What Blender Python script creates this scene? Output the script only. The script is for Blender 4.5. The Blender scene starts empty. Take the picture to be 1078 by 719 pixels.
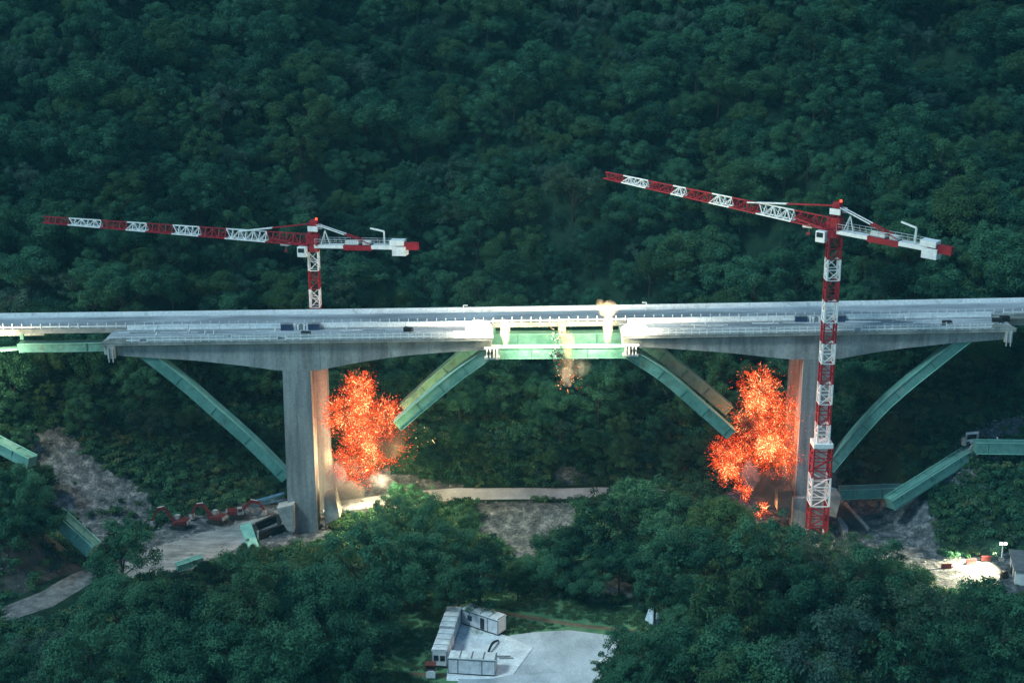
import bpy, bmesh, math, random
from mathutils import Vector, Matrix, noise
random.seed(7)
R = math.radians
sc = bpy.context.scene
COL = sc.collection
# ------------------------------------------------------------------ camera
PITCH, LENS, CAMZ = 16.0, 52.0, 120.0
FPX = LENS / 36.0 * 1078.0
cd = bpy.data.cameras.new('camera'); cam = bpy.data.objects.new('camera', cd); COL.objects.link(cam)
cam.location = (0, 0, CAMZ); cam.rotation_euler = (R(90 - PITCH), 0, 0)
cd.lens = LENS; cd.sensor_width = 36; cd.clip_start = 1; cd.clip_end = 3000
sc.camera = cam
FW = Vector((0, math.cos(R(PITCH)), -math.sin(R(PITCH)))); UP = Vector((0, math.sin(R(PITCH)), math.cos(R(PITCH))))
def ray(px, py):
    return FW + Vector((1, 0, 0)) * ((px - 539) / FPX) + UP * ((359.5 - py) / FPX)
def at(px, py, Y):            # point of that sight line at ground distance Y
    d = ray(px, py); return Vector((0, 0, CAMZ)) + d * (Y / d.y)
def gz(px, py, z=0.0):        # point of that sight line at height z
    d = ray(px, py); return Vector((0, 0, CAMZ)) + d * ((z - CAMZ) / d.z)

# ------------------------------------------------------------------ terrain
def lerp_tab(tab, x):
    if x <= tab[0][0]: return tab[0][1]
    for (a, va), (b, vb) in zip(tab, tab[1:]):
        if x <= b:
            t = (x - a) / (b - a); t = t * t * (3 - 2 * t); return va + (vb - va) * t
    return tab[-1][1]
FOOT = [(-260, 262), (-140, 272), (-100, 281), (-76, 287), (-50, 297), (-30, 303), (0, 305), (35, 305), (55, 303), (72, 290), (86, 270), (100, 264), (140, 258), (260, 250)]
def sm(a, b, v):
    t = min(1, max(0, (v - a) / (b - a))); return t * t * (3 - 2 * t)
def height(x, y):
    d = y - lerp_tab(FOOT, x)
    n1 = noise.noise(Vector((x * .016, y * .010, 3.1))); n2 = noise.noise(Vector((x * .05, y * .05, 9.7)))
    z = 0.0
    if d > -6:
        e = d + 6
        s = .60 * e - 3.6 * sm(0, 12, e) * 1.0 if e > 12 else .60 * e * e / 24
        s = .60 * (e - 6) if e > 12 else .025 * e * e
        k = sm(12, 70, e)
        gul = 1 - abs(noise.noise(Vector((x * .014 + y * .006, y * .004, 1.3)))) * 2
        z += s + k * (n1 * 20 + noise.noise(Vector((x * .03 + y * .012, y * .009, 7.7))) * 11 + n2 * 3 - max(0, gul - .5) * 20)
    # mound at the left, in front of the scree
    m = math.hypot((x + 107) / 25, (y - 262) / 14); z += 12.5 * (1 - sm(.25, 1.05, m))
    # stony stream bed in the middle, below the track
    m = math.hypot((x - 3) / 18, (y - 281) / 11); z -= 3.2 * (1 - sm(.3, 1.0, m))
    z += n2 * .5 * sm(0, 8, abs(y - 232)) * (0 if d > 0 else 1) * (1 if abs(x) < 200 else 1)
    # ground falls towards the viewer
    z -= sm(205, 120, y) * 25
    return z
def axis(lo, hi, inner_lo, inner_hi, fine, coarse):
    v = []; c = lo
    while c < hi:
        v.append(c); c += fine if inner_lo <= c < inner_hi else coarse
    v.append(hi); return v
GX = axis(-320, 320, -130, 130, 1.25, 5); GY = axis(60, 640, 200, 345, 1.25, 4)
GZ = [[height(x, y) for x in GX] for y in GY]
import bisect
def ground(x, y):
    i = min(max(bisect.bisect_right(GX, x) - 1, 0), len(GX) - 2); j = min(max(bisect.bisect_right(GY, y) - 1, 0), len(GY) - 2)
    u = (x - GX[i]) / (GX[i + 1] - GX[i]); v = (y - GY[j]) / (GY[j + 1] - GY[j])
    u = min(1, max(0, u)); v = min(1, max(0, v))
    return (GZ[j][i] * (1 - u) + GZ[j][i + 1] * u) * (1 - v) + (GZ[j + 1][i] * (1 - u) + GZ[j + 1][i + 1] * u) * v
def hit(px, py, dz=0.0):      # where a sight line meets the terrain
    d = ray(px, py); t = 180.0; o = Vector((0, 0, CAMZ))
    while t < 700:
        p = o + d * t
        if p.z <= ground(p.x, p.y) + dz: break
        t += .5
    return Vector((p.x, p.y, ground(p.x, p.y)))
def inpoly(x, y, P):
    c = False; j = len(P) - 1
    for i in range(len(P)):
        if (P[i][1] > y) != (P[j][1] > y) and x < (P[j][0] - P[i][0]) * (y - P[i][1]) / (P[j][1] - P[i][1]) + P[i][0]: c = not c
        j = i
    return c
def gpoly(px, z=0): return [tuple(gz(a, b, z)[:2]) for a, b in px]
def hpoly(px): return [tuple(hit(a, b)[:2]) for a, b in px]

# ------------------------------------------------------------------ materials
def nodes(name):
    m = bpy.data.materials.new(name); m.use_nodes = True; nt = m.node_tree; nt.nodes.clear()
    out = nt.nodes.new('ShaderNodeOutputMaterial'); return m, nt, out
def N(nt, t, **kw):
    n = nt.nodes.new(t)
    for k, v in kw.items():
        if k.startswith('i_'): n.inputs[k[2:].replace('_', ' ')].default_value = v
        else: setattr(n, k, v)
    return n
def ramp(nt, fac, stops):
    r = nt.nodes.new('ShaderNodeValToRGB'); e = r.color_ramp.elements
    while len(e) < len(stops): e.new(.5)
    for k, (p, c) in enumerate(stops):
        e[k].position = p; e[k].color = (*c, 1) if len(c) == 3 else c
    nt.links.new(fac, r.inputs['Fac']); return r.outputs['Color']
def mixc(nt, fac, a, b, mode='MIX'):
    n = nt.nodes.new('ShaderNodeMix'); n.data_type = 'RGBA'; n.blend_type = mode
    for s, v in ((0, fac), (6, a), (7, b)):
        if hasattr(v, 'is_linked') or hasattr(v, 'links'): nt.links.new(v, n.inputs[s])
        else: n.inputs[s].default_value = (*v, 1) if isinstance(v, tuple) else v
    return n.outputs[2]
def mat_worn(name, c1, c2, scale=.6, rough=.8, stretch=(1, 1, 1), detail=6, lo=.35, hi=.68, bump=.0, fine=None, metallic=0.0, spec=.3):
    m, nt, out = nodes(name)
    tc = N(nt, 'ShaderNodeTexCoord'); mp = N(nt, 'ShaderNodeMapping'); mp.inputs['Scale'].default_value = stretch
    nt.links.new(tc.outputs['Object'], mp.inputs['Vector'])
    nz = N(nt, 'ShaderNodeTexNoise'); nz.inputs['Scale'].default_value = scale; nz.inputs['Detail'].default_value = detail; nz.inputs['Roughness'].default_value = .62
    nt.links.new(mp.outputs['Vector'], nz.inputs['Vector'])
    col = ramp(nt, nz.outputs['Fac'], [(lo, c1), (hi, c2)])
    if fine:
        n2 = N(nt, 'ShaderNodeTexNoise'); n2.inputs['Scale'].default_value = fine; n2.inputs['Detail'].default_value = 3
        nt.links.new(tc.outputs['Object'], n2.inputs['Vector'])
        g = ramp(nt, n2.outputs['Fac'], [(.3, (.84, .84, .84)), (.7, (1.12, 1.12, 1.12))])
        col = mixc(nt, 1.0, col, g, 'MULTIPLY')
    b = N(nt, 'ShaderNodeBsdfPrincipled'); b.inputs['Roughness'].default_value = rough; b.inputs['Metallic'].default_value = metallic
    b.inputs['Specular IOR Level'].default_value = spec
    nt.links.new(col, b.inputs['Base Color'])
    if bump:
        bp = N(nt, 'ShaderNodeBump'); bp.inputs['Strength'].default_value = bump; bp.inputs['Distance'].default_value = .15
        nt.links.new(nz.outputs['Fac'], bp.inputs['Height']); nt.links.new(bp.outputs['Normal'], b.inputs['Normal'])
    nt.links.new(b.outputs[0], out.inputs['Surface']); return m
M = {}
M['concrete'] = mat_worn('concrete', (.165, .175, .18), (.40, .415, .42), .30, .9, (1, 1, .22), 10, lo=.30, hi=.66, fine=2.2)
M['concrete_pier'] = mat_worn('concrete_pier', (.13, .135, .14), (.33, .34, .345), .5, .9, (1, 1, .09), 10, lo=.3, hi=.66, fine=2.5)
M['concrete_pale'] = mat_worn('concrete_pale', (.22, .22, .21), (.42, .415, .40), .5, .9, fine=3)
M['asphalt'] = mat_worn('asphalt', (.17, .18, .195), (.44, .455, .48), .25, .8, (.22, 1, 1), 8, fine=2)
M['asphalt_dark'] = mat_worn('asphalt_dark', (.035, .036, .04), (.07, .07, .075), .4, .85, fine=2)
M['green_steel'] = mat_worn('green_steel', (.07, .20, .172), (.15, .335, .295), .30, .5, (1, 1, 1), 8, lo=.30, hi=.7, fine=1.6)
M['green_seam'] = mat_worn('green_seam', (.03, .10, .085), (.05, .17, .14), .8, .6)
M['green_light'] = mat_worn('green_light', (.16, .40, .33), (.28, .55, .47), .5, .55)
M['white_paint'] = mat_worn('white_paint', (.66, .67, .69), (.82, .82, .82), .7, .6, (.4, 1, 1), 7, fine=2.5)
M['white_steel'] = mat_worn('white_steel', (.70, .70, .70), (.86, .86, .86), .8, .45)
M['red_steel'] = mat_worn('red_steel', (.20, .010, .018), (.38, .018, .030), .5, .45, lo=.25, hi=.7)
M['galv'] = mat_worn('galvanised', (.42, .44, .46), (.68, .69, .70), 1.2, .5, metallic=.2)
M['steel_grey'] = mat_worn('steel_grey', (.16, .165, .17), (.34, .35, .36), 1.1, .6)
M['black'] = mat_worn('black_rubber', (.012, .012, .013), (.03, .03, .03), 2, .8)
M['glass'] = mat_worn('dark_glass', (.015, .02, .025), (.03, .04, .05), 1, .15, spec=.6)
M['blue_paint'] = mat_worn('blue_paint', (.03, .12, .24), (.07, .20, .34), 1, .5)
M['navy'] = mat_worn('navy_box', (.02, .035, .08), (.045, .07, .14), 1, .6)
M['cabin_wall'] = mat_worn('cabin_wall', (.52, .52, .56), (.66, .66, .70), .8, .5, fine=2)
M['cabin_roof'] = mat_worn('cabin_roof', (.62, .62, .62), (.85, .85, .85), .5, .6, fine=1.3)
M['cabin_edge'] = mat_worn('cabin_edge', (.09, .11, .14), (.16, .18, .22), 1, .6)
M['gravel'] = mat_worn('gravel', (.07, .07, .072), (.24, .24, .235), .5, .95, (1, 1, 1), 12, fine=4, bump=.4)
M['track'] = mat_worn('track', (.11, .115, .12), (.36, .37, .375), .4, .95, (.4, 1, 1), 12, fine=3.5, bump=.4)
M['gravel_pale'] = mat_worn('gravel_pale', (.33, .36, .39), (.60, .64, .68), .16, .95, (1, .55, 1), 10, fine=3, bump=.4)
M['pad'] = mat_worn('pad_concrete', (.62, .64, .67), (.86, .87, .88), .35, .9, (1, 1, 1), 9, fine=2.4)
M['dirt_track'] = mat_worn('dirt_track', (.16, .105, .055), (.30, .20, .115), .4, .95, detail=9, fine=3)
M['earth'] = mat_worn('earth', (.10, .085, .07), (.24, .20, .165), .3, .95, detail=10, fine=3, bump=.5)
M['bark'] = mat_worn('bark', (.022, .02, .017), (.06, .052, .045), 2, .95, (1, 1, .3))
M['deadwood'] = mat_worn('deadwood', (.25, .24, .22), (.42, .40, .37), 2, .95)
M['machine_red'] = mat_worn('machine_red', (.07, .012, .014), (.15, .024, .026), 1, .5)
M['shed_wall'] = mat_worn('shed_wall', (.5, .5, .5), (.72, .72, .70), .7, .6)
M['shed_roof'] = mat_worn('shed_roof', (.10, .11, .12), (.17, .18, .19), .7, .6)
M['tarp'] = mat_worn('tarp', (.40, .50, .58), (.72, .78, .82), .8, .6)
M['rock'] = mat_worn('rock', (.08, .08, .085), (.22, .22, .22), 1.3, .9, fine=5)

def mat_leaf(name, dark, mid, light, olive):
    m, nt, out = nodes(name)
    at_ = N(nt, 'ShaderNodeAttribute', attribute_name='tint'); oi = N(nt, 'ShaderNodeObjectInfo')
    mul = N(nt, 'ShaderNodeMath', operation='MULTIPLY_ADD'); mul.inputs[1].default_value = .68; nt.links.new(oi.outputs['Random'], mul.inputs[0])
    sc_ = N(nt, 'ShaderNodeMath', operation='MULTIPLY'); sc_.inputs[1].default_value = .75; nt.links.new(at_.outputs['Fac'], sc_.inputs[0]); nt.links.new(sc_.outputs[0], mul.inputs[2])
    pn = N(nt, 'ShaderNodeTexNoise'); pn.inputs['Scale'].default_value = .028; pn.inputs['Detail'].default_value = 3; nt.links.new(oi.outputs['Location'], pn.inputs['Vector'])
    pm = N(nt, 'ShaderNodeMapRange'); pm.inputs['From Min'].default_value = .33; pm.inputs['From Max'].default_value = .67; pm.inputs['To Min'].default_value = -.42; pm.inputs['To Max'].default_value = .28; nt.links.new(pn.outputs['Fac'], pm.inputs['Value'])
    ad = N(nt, 'ShaderNodeMath', operation='ADD'); nt.links.new(mul.outputs[0], ad.inputs[0]); nt.links.new(pm.outputs[0], ad.inputs[1])
    c = ramp(nt, ad.outputs[0], [(.10, dark), (.55, mid), (1.05, light)])
    h = N(nt, 'ShaderNodeMath', operation='FRACT'); h2 = N(nt, 'ShaderNodeMath', operation='MULTIPLY'); h2.inputs[1].default_value = 17.3
    nt.links.new(oi.outputs['Random'], h2.inputs[0]); nt.links.new(h2.outputs[0], h.inputs[0])
    f = N(nt, 'ShaderNodeMapRange'); f.inputs['From Min'].default_value = .6; f.inputs['From Max'].default_value = 1; f.inputs['To Max'].default_value = .8
    nt.links.new(h.outputs[0], f.inputs['Value'])
    c = mixc(nt, f.outputs[0], c, olive)
    b = N(nt, 'ShaderNodeBsdfPrincipled'); b.inputs['Roughness'].default_value = .7; b.inputs['Specular IOR Level'].default_value = .15
    nt.links.new(c, b.inputs['Base Color'])
    tr = N(nt, 'ShaderNodeBsdfTranslucent'); nt.links.new(c, tr.inputs['Color'])
    mx = N(nt, 'ShaderNodeMixShader'); mx.inputs[0].default_value = .22
    nt.links.new(b.outputs[0], mx.inputs[1]); nt.links.new(tr.outputs[0], mx.inputs[2])
    nt.links.new(mx.outputs[0], out.inputs['Surface']); return m
M['leaf'] = mat_leaf('foliage', (.005, .028, .019), (.020, .088, .050), (.058, .175, .095), (.060, .120, .040))
M['leaf_grey'] = mat_leaf('foliage_grey', (.020, .060, .045), (.042, .10, .075), (.075, .145, .105), (.06, .11, .06))
M['grass'] = mat_leaf('grass_blades', (.03, .09, .045), (.06, .15, .07), (.09, .18, .09), (.14, .16, .07))

def mat_emit_sparks(name, strength):
    m, nt, out = nodes(name)
    a = N(nt, 'ShaderNodeAttribute', attribute_name='glow')
    c = ramp(nt, a.outputs['Fac'], [(0, (.50, .012, .005)), (.46, (1, .075, .014)), (.70, (1, .17, .04)), (.93, (1, .72, .30))])
    e = N(nt, 'ShaderNodeEmission'); nt.links.new(c, e.inputs['Color'])
    s = N(nt, 'ShaderNodeMapRange'); s.inputs['To Min'].default_value = strength * .22; s.inputs['To Max'].default_value = strength * 1.5
    nt.links.new(a.outputs['Fac'], s.inputs['Value']); nt.links.new(s.outputs[0], e.inputs['Strength'])
    nt.links.new(e.outputs[0], out.inputs['Surface']); m.cycles.emission_sampling = 'NONE'; return m
M['sparks'] = mat_emit_sparks('glowing_sparks', 2.2)
def mat_emit(name, col, s):
    m, nt, out = nodes(name); e = N(nt, 'ShaderNodeEmission'); e.inputs['Color'].default_value = (*col, 1); e.inputs['Strength'].default_value = s
    nt.links.new(e.outputs[0], out.inputs['Surface']); m.cycles.emission_sampling = 'NONE'; return m
M['lamp_glow'] = mat_emit('lamp_glow', (1, .93, .8), 12)
M['red_lamp'] = mat_emit('red_lamp_glow', (1, .05, .02), 6)

def mat_volume(name, density, color, scale=2.2, seed=0.0, thr=.30, soft=.28, rough=1.1, em=None, em_s=0.0, aniso=0.0):
    m, nt, out = nodes(name)
    tc = N(nt, 'ShaderNodeTexCoord')
    ln = N(nt, 'ShaderNodeVectorMath', operation='LENGTH'); nt.links.new(tc.outputs['Object'], ln.inputs[0])
    nz = N(nt, 'ShaderNodeTexNoise', noise_dimensions='4D'); nz.inputs['W'].default_value = seed; nz.inputs['Scale'].default_value = scale; nz.inputs['Detail'].default_value = 5; nz.inputs['Roughness'].default_value = .6
    nt.links.new(tc.outputs['Object'], nz.inputs['Vector'])
    s1 = N(nt, 'ShaderNodeMath', operation='SUBTRACT'); s1.inputs[0].default_value = .86; nt.links.new(ln.outputs['Value'], s1.inputs[1])
    s2 = N(nt, 'ShaderNodeMath', operation='SUBTRACT'); nt.links.new(nz.outputs['Fac'], s2.inputs[0]); s2.inputs[1].default_value = .5
    s3 = N(nt, 'ShaderNodeMath', operation='MULTIPLY_ADD'); nt.links.new(s2.outputs[0], s3.inputs[0]); s3.inputs[1].default_value = rough * 1.5; nt.links.new(s1.outputs[0], s3.inputs[2])
    mr = N(nt, 'ShaderNodeMapRange', interpolation_type='SMOOTHSTEP'); mr.inputs['From Min'].default_value = thr - .25; mr.inputs['From Max'].default_value = thr - .25 + soft
    nt.links.new(s3.outputs[0], mr.inputs['Value'])
    d = N(nt, 'ShaderNodeMath', operation='MULTIPLY'); d.inputs[1].default_value = density; nt.links.new(mr.outputs[0], d.inputs[0])
    pv = N(nt, 'ShaderNodeVolumePrincipled'); pv.inputs['Color'].default_value = (*color, 1); pv.inputs['Anisotropy'].default_value = aniso
    nt.links.new(d.outputs[0], pv.inputs['Density'])
    if em:
        n2 = N(nt, 'ShaderNodeTexNoise', noise_dimensions='4D'); n2.inputs['W'].default_value = seed + 3; n2.inputs['Scale'].default_value = scale * 1.5; n2.inputs['Detail'].default_value = 5; n2.inputs['Roughness'].default_value = .65
        nt.links.new(tc.outputs['Object'], n2.inputs['Vector'])
        c = ramp(nt, n2.outputs['Fac'], em); nt.links.new(c, pv.inputs['Emission Color'])
        st = N(nt, 'ShaderNodeMapRange'); st.inputs['From Min'].default_value = .36; st.inputs['From Max'].default_value = .7; st.inputs['To Min'].default_value = .0; st.inputs['To Max'].default_value = em_s
        nt.links.new(n2.outputs['Fac'], st.inputs['Value'])
        es = N(nt, 'ShaderNodeMath', operation='MULTIPLY'); nt.links.new(st.outputs[0], es.inputs[0]); nt.links.new(mr.outputs[0], es.inputs[1])
        nt.links.new(es.outputs[0], pv.inputs['Emission Strength'])
    nt.links.new(pv.outputs[0], out.inputs['Volume']); return m

def weather(key, rust, amount, thr, scale, stretch=(1, 1, 1)):
    m = M[key]; nt = m.node_tree; b = [n for n in nt.nodes if n.type == 'BSDF_PRINCIPLED'][0]; src = b.inputs['Base Color'].links[0].from_socket
    tc = N(nt, 'ShaderNodeTexCoord'); mp = N(nt, 'ShaderNodeMapping'); mp.inputs['Scale'].default_value = stretch; nt.links.new(tc.outputs['Object'], mp.inputs['Vector'])
    nz = N(nt, 'ShaderNodeTexNoise'); nz.inputs['Scale'].default_value = scale; nz.inputs['Detail'].default_value = 8; nz.inputs['Roughness'].default_value = .7; nt.links.new(mp.outputs['Vector'], nz.inputs['Vector'])
    r = N(nt, 'ShaderNodeMapRange'); r.inputs['From Min'].default_value = thr; r.inputs['From Max'].default_value = thr + .12; r.inputs['To Max'].default_value = amount; nt.links.new(nz.outputs['Fac'], r.inputs['Value'])
    nt.links.new(mixc(nt, r.outputs[0], src, rust), b.inputs['Base Color'])
weather('green_steel', (.10, .075, .05), .6, .56, .55, (1, 1, .6)); weather('green_steel', (.26, .36, .33), .5, .54, .18)
weather('red_steel', (.09, .03, .03), .55, .55, 1.1); weather('white_steel', (.36, .36, .35), .5, .56, 1.3)
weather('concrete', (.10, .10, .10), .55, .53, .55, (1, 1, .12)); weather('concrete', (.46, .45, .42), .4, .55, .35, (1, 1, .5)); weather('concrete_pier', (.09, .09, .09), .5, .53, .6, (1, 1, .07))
weather('pad', (.30, .31, .32), .4, .52, .28, (.4, 1, 1)); weather('gravel_pale', (.16, .16, .155), .5, .54, .12, (.35, 1, 1)); weather('cabin_wall', (.25, .23, .20), .5, .56, .9, (1, 1, .25)); weather('cabin_roof', (.30, .29, .27), .5, .55, .8)
weather('white_paint', (.28, .28, .28), .5, .56, .5, (1, 1, 1)); weather('asphalt', (.14, .145, .15), .5, .54, .3, (.15, 1, 1))

# ------------------------------------------------------------------ mesh helpers
class MB:
    def __init__(s): s.v = []; s.f = []; s.m = []; s.mats = []
    def mi(s, mat):
        if mat not in s.mats: s.mats.append(mat)
        return s.mats.index(mat)
    def hexa(s, c, mat):      # eight corners: bottom loop, top loop
        b = len(s.v); s.v += [tuple(p) for p in c]; k = s.mi(mat)
        for q in ((3, 2, 1, 0), (4, 5, 6, 7), (0, 1, 5, 4), (1, 2, 6, 5), (2, 3, 7, 6), (3, 0, 4, 7)):
            s.f.append(tuple(b + i for i in q)); s.m.append(k)
    def box(s, lo, hi, mat, T=None):
        x0, y0, z0 = lo; x1, y1, z1 = hi
        c = [Vector(p) for p in ((x0, y0, z0), (x1, y0, z0), (x1, y1, z0), (x0, y1, z0), (x0, y0, z1), (x1, y0, z1), (x1, y1, z1), (x0, y1, z1))]
        if T: c = [T @ p for p in c]
        s.hexa(c, mat)
    def bar(s, a, b, w, mat, h=None, up=Vector((0, 0, 1))):
        a = Vector(a); b = Vector(b); d = (b - a)
        if d.length < 1e-6: return
        d.normalize(); h = h or w
        if abs(d.dot(up)) > .98: up = Vector((0, 1, 0))
        u = d.cross(up).normalized() * (w / 2); v = u.cross(d).normalized() * (h / 2)
        s.hexa([a - u - v, a + u - v, b + u - v, b - u - v, a - u + v, a + u + v, b + u + v, b - u + v], mat)
    def prism(s, poly, y0, y1, mat, T=None):   # outline in xz pushed through y
        b = len(s.v); n = len(poly); k = s.mi(mat)
        P = [Vector((x, y0, z)) for x, z in poly] + [Vector((x, y1, z)) for x, z in poly]
        if T: P = [T @ p for p in P]
        s.v += [tuple(p) for p in P]
        s.f.append(tuple(range(b, b + n))); s.m.append(k)
        s.f.append(tuple(range(b + 2 * n - 1, b + n - 1, -1))); s.m.append(k)
        for i in range(n):
            j = (i + 1) % n; s.f.append((b + j, b + i, b + n + i, b + n + j)); s.m.append(k)
    def cyl(s, a, b_, r, mat, n=10, r2=None):
        a = Vector(a); b_ = Vector(b_); d = (b_ - a).normalized(); r2 = r if r2 is None else r2
        u = d.orthogonal().normalized(); w = d.cross(u); o = len(s.v); k = s.mi(mat)
        for i in range(n):
            t = 2 * math.pi * i / n; e = u * math.cos(t) + w * math.sin(t)
            s.v.append(tuple(a + e * r)); s.v.append(tuple(b_ + e * r2))
        for i in range(n):
            j = (i + 1) % n; s.f.append((o + 2 * i, o + 2 * j, o + 2 * j + 1, o + 2 * i + 1)); s.m.append(k)
        s.f.append(tuple(o + 2 * i for i in range(n - 1, -1, -1))); s.m.append(k); s.f.append(tuple(o + 2 * i + 1 for i in range(n))); s.m.append(k)
    def build(s, name, parent=None, bevel=0):
        me = bpy.data.meshes.new(name); me.from_pydata(s.v, [], s.f)
        for m in s.mats: me.materials.append(M[m])
        me.polygons.foreach_set('material_index', s.m)
        bm = bmesh.new(); bm.from_mesh(me); bmesh.ops.recalc_face_normals(bm, faces=bm.faces); bm.to_mesh(me); bm.free(); me.update()
        o = bpy.data.objects.new(name, me); COL.objects.link(o)
        if parent is not None:
            o.parent = parent
            if parent.type == 'EMPTY' and parent.get('world'): o.matrix_parent_inverse = parent.matrix_basis.inverted()
        if bevel:
            md = o.modifiers.new('bevel', 'BEVEL'); md.width = bevel; md.segments = 2; md.limit_method = 'ANGLE'
        return o
def tag(o, label=None, cat=None, group=None, kind=None):
    for k, v in (('label', label), ('category', cat), ('group', group), ('kind', kind)):
        if v: o[k] = v
    return o
def empty(name, loc, label, cat, group=None, rz=0, world=False):
    o = bpy.data.objects.new(name, None); COL.objects.link(o); o.location = loc; o.rotation_euler = (0, 0, rz); o.empty_display_size = .5
    if world: o['world'] = 1
    return tag(o, label, cat, group)
def copy_tree(o, parent=None):
    c = o.copy(); COL.objects.link(c)
    if parent is not None: c.parent = parent
    for ch in o.children: copy_tree(ch, c)
    return c

# ------------------------------------------------------------------ zones on the ground (seen from the helicopter)
SCREE = hpoly([(22, 458), (60, 450), (85, 470), (120, 500), (160, 520), (158, 552), (120, 562), (104, 578), (72, 545), (48, 520), (36, 486)])
WORK = gpoly([(112, 596), (150, 562), (185, 546), (240, 536), (292, 522), (312, 530), (345, 520), (350, 572), (285, 580), (235, 588), (190, 604), (128, 612)])
STREAM = gpoly([(502, 528), (600, 527), (612, 545), (585, 560), (570, 585), (545, 590), (530, 570), (505, 552)])
PADR = gpoly([(868, 530), (930, 538), (965, 546), (985, 570), (1000, 598), (985, 606), (900, 600), (870, 570)])
LITP = gpoly([(985, 592), (1010, 586), (1078, 588), (1090, 640), (1052, 640), (1040, 612), (1000, 622), (980, 618)])
EARTHL = hpoly([(0, 560), (50, 560), (75, 585), (92, 598), (40, 618), (0, 632)])
EARTHC = hpoly([(585, 494), (603, 489), (620, 505), (616, 513), (580, 513)])
ROCKR = hpoly([(1002, 470), (1030, 448), (1078, 440), (1078, 462), (1040, 466)])
ROCKR2 = hpoly([(985, 500), (1030, 480), (1060, 484), (1040, 500), (1000, 510)])
BLAST = gpoly([(345, 500), (480, 512), (480, 530), (420, 540), (350, 540)])
BLAST2 = gpoly([(760, 515), (880, 505), (890, 545), (830, 560), (780, 550)])
GRASS = gpoly([(370, 640), (440, 622), (540, 622), (680, 640), (700, 660), (640, 690), (600, 719), (600, 740), (360, 740), (350, 690)])
CLEARB = gpoly([(0, 634), (98, 588), (112, 600), (75, 648), (0, 660)])
YARD = gpoly([(444, 632), (480, 634), (505, 634), (550, 640), (690, 660), (660, 672), (636, 700), (622, 740), (440, 740)])
GREYSPOT = gpoly([(628, 612), (650, 605), (672, 618), (668, 630), (630, 628)])
ROADM = gpoly([(340, 528), (420, 519), (480, 513.5), (560, 512.5), (632, 513), (700, 516), (700, 524), (632, 524.5), (560, 526.5), (480, 529), (420, 536), (340, 540)])
HARD = [WORK, STREAM, PADR, LITP, CLEARB, YARD, GREYSPOT, ROADM, BLAST, BLAST2]
BARE = [SCREE, EARTHL, EARTHC, ROCKR]

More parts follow.
